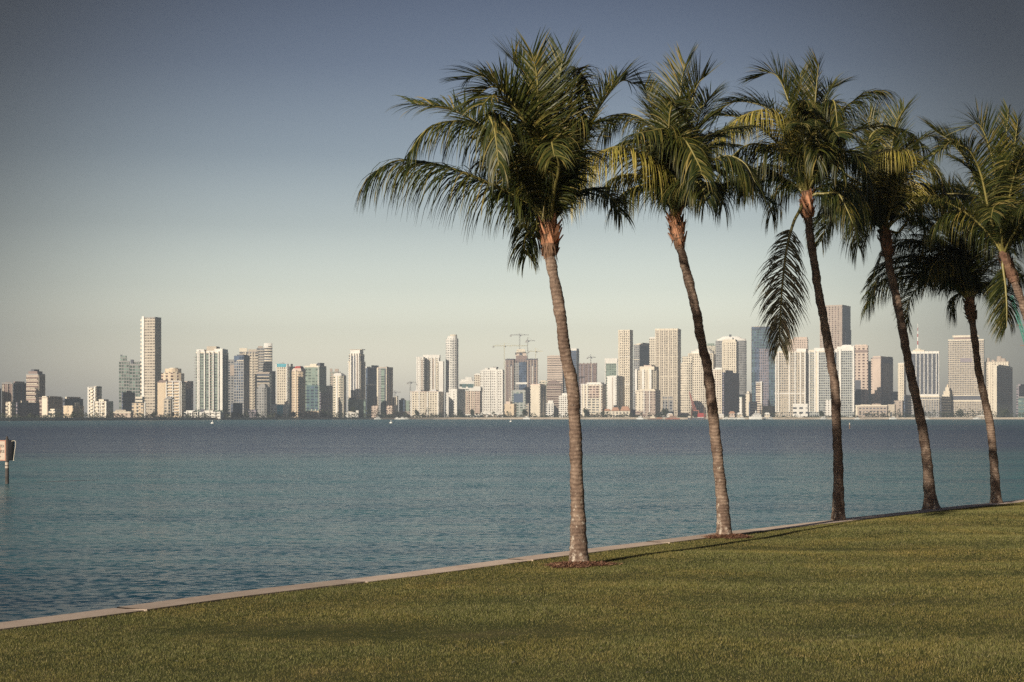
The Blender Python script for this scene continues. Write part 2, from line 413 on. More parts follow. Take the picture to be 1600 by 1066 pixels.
def dry_mat():
    m, n, b = newmat('dry_palm_leaflet')
    g = n.nodes.new('ShaderNodeNewGeometry')
    c = nramp(n, g.outputs['Random Per Island'], [(0.0, (0.07, 0.07, 0.035)), (0.6, (0.15, 0.14, 0.08)), (1.0, (0.27, 0.22, 0.14))])
    n.links.new(c, b.inputs['Base Color']); b.inputs['Roughness'].default_value = 0.6; return m
LEAF = leaf_mat(); DRYLEAF = dry_mat()
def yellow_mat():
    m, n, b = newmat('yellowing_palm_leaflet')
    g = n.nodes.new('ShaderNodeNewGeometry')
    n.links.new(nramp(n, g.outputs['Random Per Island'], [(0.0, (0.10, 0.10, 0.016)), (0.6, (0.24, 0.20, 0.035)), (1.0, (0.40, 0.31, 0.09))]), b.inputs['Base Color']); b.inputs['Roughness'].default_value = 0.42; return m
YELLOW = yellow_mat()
RACHIS = plain('palm_leaf_stalk', (0.21, 0.18, 0.055), 0.45, 0.2, 2.0)
def trunk_mat():
    m, n, b = newmat('palm_bark')
    p = nobj(n)
    sp = n.nodes.new('ShaderNodeSeparateXYZ'); n.links.new(p, sp.inputs[0])
    wob = nnoise(n, p, 3.0, 3, 0.6)
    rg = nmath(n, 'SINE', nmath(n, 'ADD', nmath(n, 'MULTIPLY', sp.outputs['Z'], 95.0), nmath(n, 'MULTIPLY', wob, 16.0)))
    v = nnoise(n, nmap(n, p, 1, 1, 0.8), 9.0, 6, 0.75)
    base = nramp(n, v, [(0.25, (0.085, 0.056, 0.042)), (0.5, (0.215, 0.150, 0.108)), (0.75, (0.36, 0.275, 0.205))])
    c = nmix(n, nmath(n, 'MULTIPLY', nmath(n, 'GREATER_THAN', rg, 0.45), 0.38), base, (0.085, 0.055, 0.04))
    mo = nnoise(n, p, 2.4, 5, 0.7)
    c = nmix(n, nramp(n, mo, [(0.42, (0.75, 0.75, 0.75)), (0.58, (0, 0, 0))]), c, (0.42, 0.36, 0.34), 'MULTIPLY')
    # pale lichen, mostly on the lower trunk
    li = nnoise(n, nmap(n, p, 1, 1, 0.6), 14.0, 5, 0.75)
    low = nmath(n, 'MULTIPLY', nmath(n, 'SUBTRACT', 1.0, nmath(n, 'MINIMUM', nmath(n, 'MULTIPLY', sp.outputs['Z'], 0.45), 1.0)), 0.10)
    lm = nramp(n, nmath(n, 'ADD', li, low), [(0.64, (0, 0, 0)), (0.70, (1, 1, 1))])
    c = nmix(n, lm, c, (0.42, 0.36, 0.29))
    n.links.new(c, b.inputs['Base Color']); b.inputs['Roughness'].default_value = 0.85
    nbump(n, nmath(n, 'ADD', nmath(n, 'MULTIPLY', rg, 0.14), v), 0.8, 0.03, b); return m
BARK = trunk_mat()
DARKBOOT = plain('dark_leaf_boot', (0.16, 0.085, 0.055), 0.85, 0.5, 7.0)
BOOT = plain('palm_leaf_boot', (0.46, 0.22, 0.12), 0.8, 0.55, 7.0)
FIBRE = plain('palm_fibre', (0.15, 0.085, 0.05), 0.9, 0.5, 9.0)

def crv(P, n):
    """smooth curve through the points, n stations evenly spaced"""
    P = [Vector(p) for p in P]; d = []
    for i in range(len(P) - 1):
        p0 = P[i - 1] if i else P[0] * 2 - P[1]; p1 = P[i]; p2 = P[i + 1]; p3 = P[i + 2] if i + 2 < len(P) else P[-1] * 2 - P[-2]
        for j in range(14):
            t = j / 14
            d.append(0.5 * ((2 * p1) + (p2 - p0) * t + (2 * p0 - 5 * p1 + 4 * p2 - p3) * t * t + (3 * p1 - p0 - 3 * p2 + p3) * t ** 3))
    d.append(P[-1]); L_ = [0]
    for a, b in zip(d, d[1:]): L_.append(L_[-1] + (b - a).length)
    o = []; k = 0
    for i in range(n):
        s = L_[-1] * i / (n - 1)
        while k < len(L_) - 2 and L_[k + 1] < s: k += 1
        t = (s - L_[k]) / max(1e-6, L_[k + 1] - L_[k]); o.append(d[k].lerp(d[k + 1], min(1, max(0, t))))
    return o, L_[-1]

def frond(root, P, r, hang=0.8, Lm=0.62, vee=0.35, twist=0.0, dry=False, yellow=False, side=None, petiole=0.16, label=None):
    """one feather leaf: a tapering stalk and two ranks of narrow leaflets"""
    if hang >= 1 and not dry: Lm *= 1.10
    C, ln = crv(P, 64)
    head = (C[-1] - C[0]); head.z = 0
    if side is None:
        if head.length < 0.25: head = Vector((r.uniform(-1, 1), -1, 0))
        side = head.normalized().cross(Vector((0, 0, 1)))
    side = Vector(side).normalized()
    b = MB()
    org = root.location
    b.tube([c - org for c in C], [0.036 * (1 - i / 63) ** 0.75 + 0.005 for i in range(64)], 5, 1, smooth=True)
    step = 0.019; n = int(ln * (1 - petiole) / step)
    Z = Vector((0, 0, 1))
    brk = r.random() * 6
    for i in range(n):
        t = petiole + (1 - petiole) * (i + r.random() * 0.5) / n
        x = t * 63; k = min(62, int(x)); p = C[k].lerp(C[k + 1], x - k)
        T = (C[min(63, k + 2)] - C[max(0, k - 1)]).normalized()
        S = (side - T * side.dot(T)).normalized(); U = S.cross(T)
        if U.z < 0 and abs(T.z) < 0.9 and twist == 0: pass
        if twist:
            a = twist * (0.3 + 0.7 * t); S, U = S * math.cos(a) + U * math.sin(a), U * math.cos(a) - S * math.sin(a)
        q = (t - petiole) / (1 - petiole)
        prof = min(1.0, 0.45 + 2.2 * q) * (1 - 0.42 * max(0, q - 0.5) / 0.5)
        for sg in (-1, 1):
            if r.random() < 0.04: continue
            l = Lm * 1.46 * prof * r.uniform(0.82, 1.12)
            al = R(74 - 40 * q + r.gauss(0, 6)); be = vee + r.gauss(0, 0.12)
            d0 = T * math.cos(al) + (S * sg * math.cos(be) + U * math.sin(be)) * math.sin(al)
            g = (0.8 if hang < 1 else 1.15) * hang * r.uniform(0.75, 1.3) * (1 + 0.25 * math.sin(brk + q * 9))
            pts = [p]; d = d0.normalized(); seg = l / 5
            for s_ in range(5):
                d = (d + Vector((0, 0, -1)) * g * (0.10 + 0.13 * s_)).normalized()
                pts.append(pts[-1] + d * seg)
            wv = T - d0 * T.dot(d0)
            if wv.length < 0.1: wv = S
            wv.normalize(); wv = (wv + U * r.gauss(0, 0.35)).normalized()
            w0 = (0.0135 if dry else 0.0115) * r.uniform(0.8, 1.15)
            base = len(b.v)
            for s_, pt in enumerate(pts):
                ww = w0 * (0.55, 1.0, 0.95, 0.75, 0.45, 0.06)[s_]
                pp = pt - org
                b.v.append(tuple(pp - wv * ww)); b.v.append(tuple(pp + wv * ww))
            for s_ in range(5):
                a_ = base + 2 * s_; b.f.append((a_, a_ + 1, a_ + 3, a_ + 2)); b.m.append(0); b.uv += [(0.0, 0.0)] * 4
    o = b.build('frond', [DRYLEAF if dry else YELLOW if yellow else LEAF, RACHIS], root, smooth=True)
    if label: o['label'] = label
    return o

def palm(label, D, trunk, crown, boot_top, fronds, seed, fill=9, fill_len=2.3, lean=0.0, rbase=0.21, rt=0.105, fill_dirs=None, group='coconut palms in a row along the sea wall', boot=None):
    r = random.Random(seed)
    base = PT(trunk[0][0], trunk[0][1], D)
    gz = float(ground_z(np.array([base.x]), np.array([base.y]))[0])
    root = empty('palm_tree', (base.x, base.y, gz)); tag(root, label, 'palm tree', group)
    n = len(trunk); P = []
    for i, (x, y) in enumerate(trunk):
        P.append(PT(x, y, D + lean * i / (n - 1)))
    P[0] = Vector((base.x, base.y, gz - 0.08))
    C, ln = crv(P, 260)
    b = MB(); rad = []; pts = []
    for i, c in enumerate(C):
        t = i / 259; h = t * ln
        ra = rt + (rt * 0.22) * (1 - t) + (rbase - rt * 1.2) * math.exp(-h / 0.24) + 0.025 * math.exp(-h / 0.9)
        ph = (h / 0.075 + 0.5 * math.sin(h * 3.3) + 0.3 * math.sin(h * 11)) % 1.0
        ra *= 1 + 0.034 * (0.5 - ph) + 0.015 * math.sin(h * 5.1 + seed) + 0.012 * math.sin(h * 23 + 2 * math.sin(h * 9))
        rad.append(ra); pts.append(c - root.location)
    b.tube(pts, rad, 20)
    # slightly uneven bark
    for k, v in enumerate(b.v):
        q = noise.noise(Vector(v) * 4.0) * 0.022 + noise.noise(Vector(v) * 15.0) * 0.012
        c = pts[min(259, k // 20)]; d = Vector(v) - c; d2 = d.normalized() * q; b.v[k] = (v[0] + d2.x, v[1] + d2.y, v[2] + d2.z)
    b.build('trunk', BARK, root, smooth=True)
    # fibrous swelling under the crown, ringed with old leaf bases
    top = C[-1] - root.location; cr = PT(crown[0], crown[1], D + lean) - root.location
    ax = (cr - top); al = ax.length; ax.normalize()
    bb = MB(); m_ = 14
    bb.tube([top - ax * 0.05 + ax * (al + 0.15) * i / m_ for i in range(m_ + 1)], [rt * (0.95 + 0.55 * math.sin(min(1, (i / m_) * 1.5) * math.pi * 0.55)) * (1 - 0.25 * (i / m_) ** 3) + 0.012 * r.uniform(-1, 1) for i in range(m_ + 1)], 12, 0)
    for i in range(46):
        f = r.random(); a = r.uniform(0, 6.283); e = ax.orthogonal().normalized(); e2 = ax.cross(e)
        d = e * math.cos(a) + e2 * math.sin(a); p0 = top + ax * al * f * 0.95 + d * rt * 1.1
        tip = p0 + (ax * r.uniform(0.10, 0.26) + d * r.uniform(0.02, 0.12)); wv = ax.cross(d) * r.uniform(0.035, 0.075)
        bb.poly([p0 - wv, p0 + wv, tip + wv * 0.35, tip - wv * 0.35], 1); bb.poly([p0 - wv + d * 0.02, tip - wv * 0.35 + d * 0.012, tip + wv * 0.35 + d * 0.012, p0 + wv + d * 0.02], 1)
    for i in range(26):   # ragged hanging fibre
        a = r.uniform(0, 6.283); e = ax.orthogonal().normalized(); e2 = ax.cross(e); d = e * math.cos(a) + e2 * math.sin(a)
        p0 = top + ax * al * r.uniform(0, 0.5) + d * rt * 1.2; wv = ax.cross(d) * r.uniform(0.006, 0.02)
        bb.poly([p0 - wv, p0 + wv, p0 + d * 0.07 - Vector((0, 0, r.uniform(0.08, 0.22)))], 0)
    bb.build('leaf_bases', [FIBRE, boot or BOOT], root)
    org = root.location + cr
    k = D / F
    for fr in fronds:
        o = dict(fr[2]) if len(fr) > 2 else {}
        pts2, dy = fr[0], fr[1]
        m = len(pts2); P3 = []
        for i, (x, y) in enumerate(pts2):
            f = (i + 1) / m
            P3.append(PT(x, y, D + lean + dy * f))
        P3 = [org - ax * 0.12, org + (P3[0] - org).normalized() * 0.18] + P3
        frond(root, P3, r, **o)
    # the leaves between and behind those
    for i in range(fill):
        az = r.uniform(0, 360) if not fill_dirs else r.choice(fill_dirs) + r.uniform(-25, 25)
        el = R(r.uniform(38, 84)); L_ = fill_len * r.uniform(0.85, 1.25); p = org.copy(); P3 = [org - ax * 0.12, org.copy()]
        hz = Vector((math.cos(R(az)), math.sin(R(az)), 0)); a = el; dr = R(r.uniform(14, 26)) * (1.25 - el / 2.2)
        for s_ in range(6):
            p = p + (hz * math.cos(a) + Vector((0, 0, 1)) * math.sin(a)) * L_ / 6; P3.append(p.copy()); a -= dr * (0.6 + 0.25 * s_)
        frond(root, P3, r, hang=r.uniform(0.5, 1.3), Lm=0.56 * r.uniform(0.85, 1.1), vee=r.uniform(0.1, 0.5))
    return root

def dist_on_ground(px, py):
    D = CZ * F / (py - H0)
    for _ in range(8):
        p = PT(px, py, D); z = float(ground_z(np.array([p.x]), np.array([p.y]))[0]); D = (CZ - z) * F / (py - H0)
    return D
def c1(x, y): return (570 + x / 2.733, 40 + y / 2.733)
def c2(x, y): return (880 + x / 2.9625, 70 + y / 2.9625)
def c3(x, y): return (1100 + x / 2.96, 70 + y / 2.96)
def c4(x, y): return (1300 + x / 2.667, 130 + y / 2.667)
def mp(f, *p): return [f(*q) for q in p]
UP = dict(hang=0.12, vee=0.45, Lm=0.58)
MID = dict(hang=0.55, vee=0.25, Lm=0.66)
HANG = dict(hang=1.5, vee=0.0, Lm=0.72)
def build_palms():
    D1 = dist_on_ground(905, 884); D2 = dist_on_ground(1132, 840); D3 = dist_on_ground(1310, 814); D4 = dist_on_ground(1455, 797); D5 = dist_on_ground(1557, 787)
    print('palm distances', D1, D2, D3, D4, D5)
    MULCH.extend([(PT(903, 886, D1).x, D1 - 0.15, 0.43, 1), (PT(1136, 842, D2).x, D2 - 0.1, 0.38, 1), (PT(1310, 812, D3).x, D3, 0.24, 0), (PT(1455, 795, D4).x, D4, 0.3, 0), (PT(1557, 786, D5).x, D5, 0.2, 0)])
    palm('front palm at the left end of the row, wide red mulch at its foot', D1,
         [(905, 884), (904, 840), (902, 784), (900, 690), (898, 650), (893, 597), (882, 544), (874, 480), (863, 421), (858, 400)], (860, 352), None, [
        (mp(c1, (700, 770), (600, 710), (450, 640), (290, 590), (140, 577), (40, 625)), -0.5, dict(HANG, hang=1.1, Lm=0.92)),
        (mp(c1, (700, 700), (600, 520), (470, 410), (350, 352), (200, 335)), 0.9, dict(hang=0.5, Lm=0.62, twist=0.5)),
        (mp(c1, (700, 720), (600, 540), (500, 440), (380, 410), (270, 440), (190, 540)), -0.6, dict(HANG, Lm=0.66)),
        (mp(c1, (740, 700), (680, 540), (600, 420), (530, 372), (555, 450), (572, 600)), -1.6, dict(HANG, Lm=0.5)),
        (mp(c1, (750, 650), (700, 450), (620, 310), (540, 262), (450, 330)), -0.7, dict(hang=0.35, Lm=0.66, vee=0.5)),
        (mp(c1, (745, 640), (690, 420), (600, 280), (500, 215), (440, 230)), 1.0, dict(hang=0.3, Lm=0.66, vee=0.4)),
        (mp(c1, (770, 650), (740, 420), (700, 240), (630, 140)), 0.6, dict(UP, Lm=0.72)),
        (mp(c1, (765, 650), (745, 400), (735, 220), (715, 120)), -0.5, dict(UP, Lm=0.62)),
        (mp(c1, (800, 650), (815, 400), (830, 230), (850, 120)), 0.2, dict(UP, Lm=0.66, vee=0.3)),
        (mp(c1, (820, 680), (860, 450), (890, 260), (910, 180), (935, 280)), 0.8, dict(HANG, Lm=0.55)),
        (mp(c1, (830, 700), (880, 520), (920, 420), (945, 420)), -0.4, dict(HANG, Lm=0.6)),
        (mp(c1, (850, 760), (936, 480), (1000, 350), (1090, 240), (1150, 250)), 0.8, dict(hang=0.35, Lm=0.64, vee=0.5)),
        (mp(c1, (785, 700), (765, 600), (745, 480), (725, 430)), -1.5, dict(hang=0.5, Lm=0.45, vee=0.1)),
        (mp(c1, (810, 700), (830, 600), (800, 500), (810, 560)), -1.9, dict(hang=0.9, Lm=0.55)),
        (mp(c1, (740, 850), (700, 880), (680, 930), (690, 985)), 0.8, dict(HANG, Lm=0.42)),
        (mp(c1, (700, 720), (640, 620), (560, 560), (500, 580)), 0.6, dict(HANG, Lm=0.55)),
        (mp(c1, (760, 640), (660, 380), (560, 300), (500, 340)), -1.4, dict(MID)),
         ], 11, fill=10, fill_len=2.2, lean=0.3, rbase=0.20, rt=0.088, fill_dirs=[80, 60, 110, 100, 130])
    palm('second palm from the front with rusty leaf stubs and an arched yellow frond', D2,
         [(1132, 840), (1130, 800), (1126, 760), (1120, 700), (1117, 680), (1112, 630), (1106, 580), (1100, 550), (1093, 520), (1086, 480), (1075, 435), (1066, 400), (1062, 385)], (1055, 335), None, [
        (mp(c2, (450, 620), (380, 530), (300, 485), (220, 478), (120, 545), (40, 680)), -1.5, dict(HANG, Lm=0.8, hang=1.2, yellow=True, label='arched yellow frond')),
        (mp(c2, (420, 640), (330, 600), (230, 620), (170, 690)), 0.6, dict(HANG, Lm=0.55)),
        (mp(c2, (500, 560), (430, 400), (340, 330), (250, 330), (190, 400)), 0.9, dict(HANG, Lm=0.65)),
        (mp(c2, (500, 520), (450, 380), (400, 260), (375, 190)), 0.8, dict(UP, Lm=0.62)),
        (mp(c2, (530, 520), (535, 300), (550, 160), (565, 90)), 0.2, dict(UP, Lm=0.72)),
        (mp(c2, (540, 520), (580, 320), (620, 190), (655, 150)), -0.3, dict(UP, Lm=0.7)),
        (mp(c2, (560, 560), (610, 400), (640, 300), (680, 240)), 0.9, dict(UP, Lm=0.7, hang=0.3)),
        (mp(c2, (510, 520), (480, 400), (400, 400), (330, 415)), -1.6, dict(HANG, Lm=0.62, hang=1.0)),
        (mp(c2, (530, 560), (500, 450), (560, 440), (630, 560), (640, 600)), -2.0, dict(HANG, Lm=0.6, hang=1.0)),
        (mp(c2, (590, 640), (670, 550), (760, 515), (840, 550), (890, 640)), -0.9, dict(HANG, Lm=0.78, hang=1.2)),
        (mp(c2, (590, 680), (650, 640), (720, 660), (740, 740)), 0.7, dict(HANG, Lm=0.6)),
        (mp(c2, (460, 680), (380, 650), (290, 680), (240, 740)), -0.7, dict(HANG, Lm=0.62)),
        (mp(c2, (520, 600), (490, 420), (500, 280), (520, 270)), -1.2, dict(MID, Lm=0.55)),
        (mp(c2, (560, 650), (640, 480), (740, 400), (860, 380)), 1.1, dict(MID, hang=0.9)),
        (mp(c2, (480, 600), (400, 480), (330, 440), (250, 470)), 1.2, dict(HANG)),
         ], 23, fill=10, fill_len=2.3, lean=0.3, rbase=0.19, rt=0.09, fill_dirs=[90, 60, 120, 20, 160, 270, 0])
    palm('third palm in the row with a dead frond hanging beside its trunk', D3,
         [(1310, 814), (1310, 780), (1310, 740), (1309, 700), (1307, 650), (1304, 600), (1297, 558), (1290, 515), (1279, 455), (1272, 408), (1266, 374), (1263, 343)], (1260, 305), None, [
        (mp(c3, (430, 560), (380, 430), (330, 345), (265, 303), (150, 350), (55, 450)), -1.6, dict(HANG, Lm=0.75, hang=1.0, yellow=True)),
        (mp(c3, (430, 590), (360, 500), (280, 465), (200, 465), (120, 530), (50, 640)), -0.4, dict(HANG, Lm=0.85)),
        (mp(c3, (440, 540), (330, 330), (230, 270), (120, 270), (50, 340)), 1.0, dict(hang=0.5, Lm=0.75, vee=0.4)),
        (mp(c3, (450, 520), (410, 330), (360, 180), (310, 130), (240, 155)), 0.2, dict(UP, Lm=0.72, hang=0.25)),
        (mp(c3, (480, 520), (465, 330), (450, 190), (445, 130)), 0.6, dict(UP, Lm=0.62)),
        (mp(c3, (500, 520), (510, 330), (520, 190), (530, 90)), -0.2, dict(UP, Lm=0.62)),
        (mp(c3, (520, 520), (545, 340), (575, 220), (630, 185)), 0.4, dict(hang=0.4, Lm=0.66, vee=0.4)),
        (mp(c3, (540, 560), (580, 400), (620, 320), (690, 262), (740, 225), (820, 212)), -0.5, dict(HANG, Lm=0.72, hang=1.0)),
        (mp(c3, (500, 560), (560, 330), (600, 260), (620, 400)), -1.2, dict(HANG, Lm=0.6)),
        (mp(c3, (480, 500), (460, 330), (485, 262), (515, 340), (520, 540)), -1.6, dict(HANG, Lm=0.6)),
        (mp(c3, (500, 520), (540, 400), (580, 360), (600, 420), (625, 560)), -1.3, dict(HANG, Lm=0.6)),
        ([(1249, 330), (1240, 348), (1230, 385), (1224, 430), (1220, 480), (1218, 540)], -0.5, dict(HANG, dry=True, Lm=0.68, hang=0.85, petiole=0.24, vee=-0.1, side=(0.95, 0.3, 0), label='dead grey frond hanging straight down')),
        (mp(c3, (560, 650), (640, 640), (700, 700), (740, 800)), 0.5, dict(HANG, Lm=0.72)),
        (mp(c3, (560, 690), (620, 690), (660, 760), (690, 830)), -0.8, dict(HANG, Lm=0.7)),
        (mp(c3, (440, 660), (390, 640), (330, 700), (310, 780)), 0.6, dict(HANG, Lm=0.62)),
        (mp(c3, (540, 600), (620, 500), (700, 520), (760, 640)), 0.8, dict(HANG, Lm=0.75)),
        (mp(c3, (400, 640), (300, 580), (200, 600), (150, 660)), 0.9, dict(HANG)),
         ], 37, fill=10, fill_len=2.6, lean=0.3, rbase=0.19, rt=0.093, fill_dirs=[90, 60, 120, 270, 300, 0, 180])
    palm('fourth palm in the row with a flared dark base and a shaggy brown collar', D4,
         [(1456, 797), (1452, 765), (1448, 715), (1440, 665), (1431, 622), (1418, 558), (1410, 514), (1398, 455), (1391, 425), (1388, 404)], (1382, 362), None, [
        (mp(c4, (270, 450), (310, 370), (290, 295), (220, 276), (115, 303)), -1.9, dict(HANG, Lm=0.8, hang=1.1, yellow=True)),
        (mp(c4, (270, 400), (330, 320), (400, 330), (450, 390), (478, 480)), -0.9, dict(HANG, Lm=0.9, hang=1.2)),
        (mp(c4, (230, 400), (250, 260), (270, 160), (300, 110)), 0.6, dict(UP, Lm=0.72)),
        (mp(c4, (190, 450), (150, 260), (200, 190), (300, 200), (390, 270)), 0.8, dict(HANG, Lm=0.7)),
        (mp(c4, (150, 540), (90, 470), (30, 480), (-10, 580)), 0.3, dict(HANG, Lm=0.85)),
        (mp(c4, (170, 560), (120, 545), (100, 600), (110, 680)), -0.8, dict(HANG, Lm=0.65)),
        (mp(c4, (280, 560), (400, 480), (540, 463), (660, 500), (760, 610)), -1.5, dict(HANG, Lm=0.85, hang=1.1)),
        (mp(c4, (150, 450), (60, 380), (0, 330), (-60, 340)), 0.9, dict(HANG, Lm=0.75)),
        (mp(c4, (260, 380), (330, 270), (400, 220), (470, 250)), 0.9, dict(MID, Lm=0.8)),
        (mp(c4, (160, 480), (80, 430), (10, 440), (-40, 520)), -0.6, dict(HANG, Lm=0.8)),
        (mp(c4, (200, 420), (150, 300), (90, 230), (40, 240)), 0.5, dict(MID, Lm=0.7)),
        (mp(c4, (260, 480), (350, 420), (430, 440), (480, 520)), 0.9, dict(HANG, Lm=0.8)),
        (mp(c4, (280, 620), (330, 560), (380, 560), (420, 620)), 0.5, dict(HANG, Lm=0.6)),
        (mp(c4, (220, 420), (200, 260), (150, 160), (170, 130)), 1.0, dict(UP, Lm=0.7)),
         ], 41, fill=11, fill_len=2.8, lean=0.2, rbase=0.30, rt=0.105, fill_dirs=[90, 60, 120, 180, 0], boot=plain('brown_leaf_boot', (0.26, 0.13, 0.08), 0.85, 0.5, 7.0))
    palm('fifth palm in the row, shorter, with a low crown reaching left', D5,
         [(1557, 788), (1554, 740), (1551, 700), (1547, 665), (1538, 622), (1529, 579), (1523, 533), (1519, 500)], (1515, 470), None, [
        (mp(c4, (480, 830), (400, 803), (290, 808), (190, 845), (150, 920)), -0.5, dict(HANG, Lm=0.75, hang=1.1)),
        (mp(c4, (500, 770), (430, 690), (330, 652), (240, 670), (190, 740)), 0.4, dict(HANG, Lm=0.7, hang=1.0)),
        (mp(c4, (540, 740), (490, 620), (420, 570), (350, 590)), 0.7, dict(MID, Lm=0.75)),
        (mp(c4, (560, 740), (540, 580), (480, 450)), -0.2, dict(UP, Lm=0.8)),
        (mp(c4, (570, 740), (570, 580), (560, 440)), 0.3, dict(UP, Lm=0.8)),
        (mp(c4, (540, 760), (480, 600), (420, 480), (360, 470)), 0.2, dict(MID, Lm=0.8)),
        (mp(c4, (585, 740), (600, 600), (640, 540)), 0.3, dict(UP, Lm=0.7)),
        (mp(c4, (610, 820), (680, 740), (740, 740), (790, 820)), 0.7, dict(HANG, Lm=0.75)),
        (mp(c4, (550, 880), (510, 890), (500, 960)), 0.3, dict(HANG, Lm=0.55)),
        (mp(c4, (610, 860), (640, 830), (665, 850), (672, 890)), 0.5, dict(HANG, Lm=0.4)),
        (mp(c4, (530, 800), (470, 740), (420, 760), (400, 830)), -1.1, dict(HANG, Lm=0.66)),
         ], 53, fill=18, fill_len=3.0, lean=0.2, rbase=0.19, rt=0.095, fill_dirs=[90, 60, 130, 180, 150, 20, 200], boot=DARKBOOT)
    D6 = 43.0
    palm('sixth palm at the right edge, its trunk leaning in from beyond the frame', D6,
         [(1704, 803), (1684, 745), (1665, 690), (1640, 610), (1615, 530), (1596, 470), (1585, 440)], (1568, 398), None, [
        (mp(c4, (690, 560), (680, 380), (650, 250), (610, 170), (570, 185)), -0.3, dict(UP, Lm=0.85, hang=0.2)),
        (mp(c4, (710, 560), (715, 380), (725, 230), (735, 110)), 0.2, dict(UP, Lm=0.42, hang=0.1)),
        (mp(c4, (720, 560), (745, 400), (760, 270), (775, 150)), -0.4, dict(UP, Lm=0.42)),
        (mp(c4, (740, 560), (790, 400), (830, 280), (880, 240)), 0.4, dict(UP, Lm=0.8)),
        (mp(c4, (660, 560), (620, 380), (570, 280), (490, 255), (420, 300)), -1.0, dict(hang=0.9, Lm=0.8, vee=0.4)),
        (mp(c4, (650, 560), (580, 360), (500, 250), (430, 200)), 0.8, dict(UP, Lm=0.8, hang=0.3)),
        ([(1567, 418), (1571, 448), (1573, 482), (1573, 512)], -0.2, dict(HANG, Lm=0.62, hang=0.5, side=(0.15, 1, 0), vee=0.95)),
        (mp(c4, (640, 620), (560, 540), (480, 540), (420, 600)), 0.5, dict(HANG, Lm=0.8)),
        (mp(c4, (760, 640), (840, 560), (930, 580)), -0.4, dict(HANG, Lm=0.8)),
        
        (mp(c4, (740, 620), (790, 500), (850, 450)), 1.0, dict(MID, Lm=0.8)),
        
         ], 67, fill=13, fill_len=3.2, lean=0.0, rbase=0.2, rt=0.088, fill_dirs=[90, 50, 130, 180, 270, 0], boot=DARKBOOT)

def build_mulch():
    r = random.Random(5)
    m, n, b = newmat('red_mulch')
    g = n.nodes.new('ShaderNodeNewGeometry')
    n.links.new(nramp(n, g.outputs['Random Per Island'], [(0, (0.11, 0.048, 0.028)), (0.6, (0.23, 0.105, 0.06)), (1, (0.40, 0.24, 0.14))]), b.inputs['Base Color']); b.inputs['Roughness'].default_value = 0.9
    for i, (x, y, rr, on) in enumerate(MULCH):
        if not on: continue
        z = float(ground_z(np.array([x]), np.array([y]))[0])
        q = MB(); K = 40; rings = [0.0, 0.4, 0.75, 0.95, 1.1]
        def rad(a, f): return rr * f * (1 + 0.18 * math.sin(3 * a + x) + 0.1 * math.sin(7 * a))
        def zz(px, py, f): return float(ground_z(np.array([px]), np.array([py]))[0]) + 0.045 * (1 - f * f) + 0.004
        for a_ in range(K):
            for f0, f1 in zip(rings, rings[1:]):
                c = []
                for a, f in ((a_, f0), (a_, f1), (a_ + 1, f1), (a_ + 1, f0)):
                    t = 6.28319 * a / K; px = x + rad(t, f) * math.cos(t); py = y + rad(t, f) * math.sin(t); c.append((px - x, py - y, zz(px, py, f) - z))
                q.poly(c if f0 else [c[0], c[1], c[2]])
        for k in range(5200):
            t = r.uniform(0, 6.283); f = math.sqrt(r.random()) * 1.12 + max(0, r.gauss(0, .14)); px = x + rad(t, f) * math.cos(t); py = y + rad(t, f) * math.sin(t)
            a = r.uniform(0, 6.283); l = r.uniform(0.02, 0.07); ww = r.uniform(0.003, 0.007); h = zz(px, py, min(1, f)) - z + r.uniform(0, 0.025)
            d = Vector((math.cos(a), math.sin(a), r.uniform(-0.1, 0.5))) * l; s_ = Vector((-math.sin(a), math.cos(a), r.uniform(-.3, .3))) * ww; p = Vector((px - x, py - y, h))
            q.poly([p - s_, p + s_, p + d + s_, p + d - s_])
        o = q.build('mulch_bed', m); o.location = (x, y, z)
        tag(o, ('wide red mulch ring at the foot of the front palm', 'small red mulch ring at the foot of the second palm')[i], 'mulch bed')

def build_litter():
    """fallen leaflets and bits of frond on the turf"""
    r = random.Random(77); q = MB(); xs = []; ys = []
    for i in range(150):
        y = r.uniform(13, 48); x = r.uniform(-.3, .34) * y; xs.append(x); ys.append(y)
    s_ = inland(xs, ys); z = ground_z(xs, ys, s_)
    for x, y, s1, z1 in zip(xs, ys, s_, z):
        if s1 < CAPW + .2: continue
        a = r.uniform(0, 6.283); l = r.uniform(.03, .16); w_ = r.uniform(.006, .014); d = Vector((math.cos(a), math.sin(a), r.uniform(-.05, .15))) * l; e = Vector((-math.sin(a), math.cos(a), r.uniform(-.3, .3))) * w_; p = Vector((x, y, z1 + .026))
        q.poly([p - e * .6, p + e * .6, p + d * .5 + e + Vector((0, 0, .006)), p + d * .5 - e + Vector((0, 0, .006))]); q.poly([p + d * .5 - e + Vector((0, 0, .006)), p + d * .5 + e + Vector((0, 0, .006)), p + d + e * .1, p + d - e * .1])
    o = q.build('leaf_litter', DRYLEAF); tag(o, 'scattered dry leaflets lying on the lawn', 'leaf litter', kind='stuff')
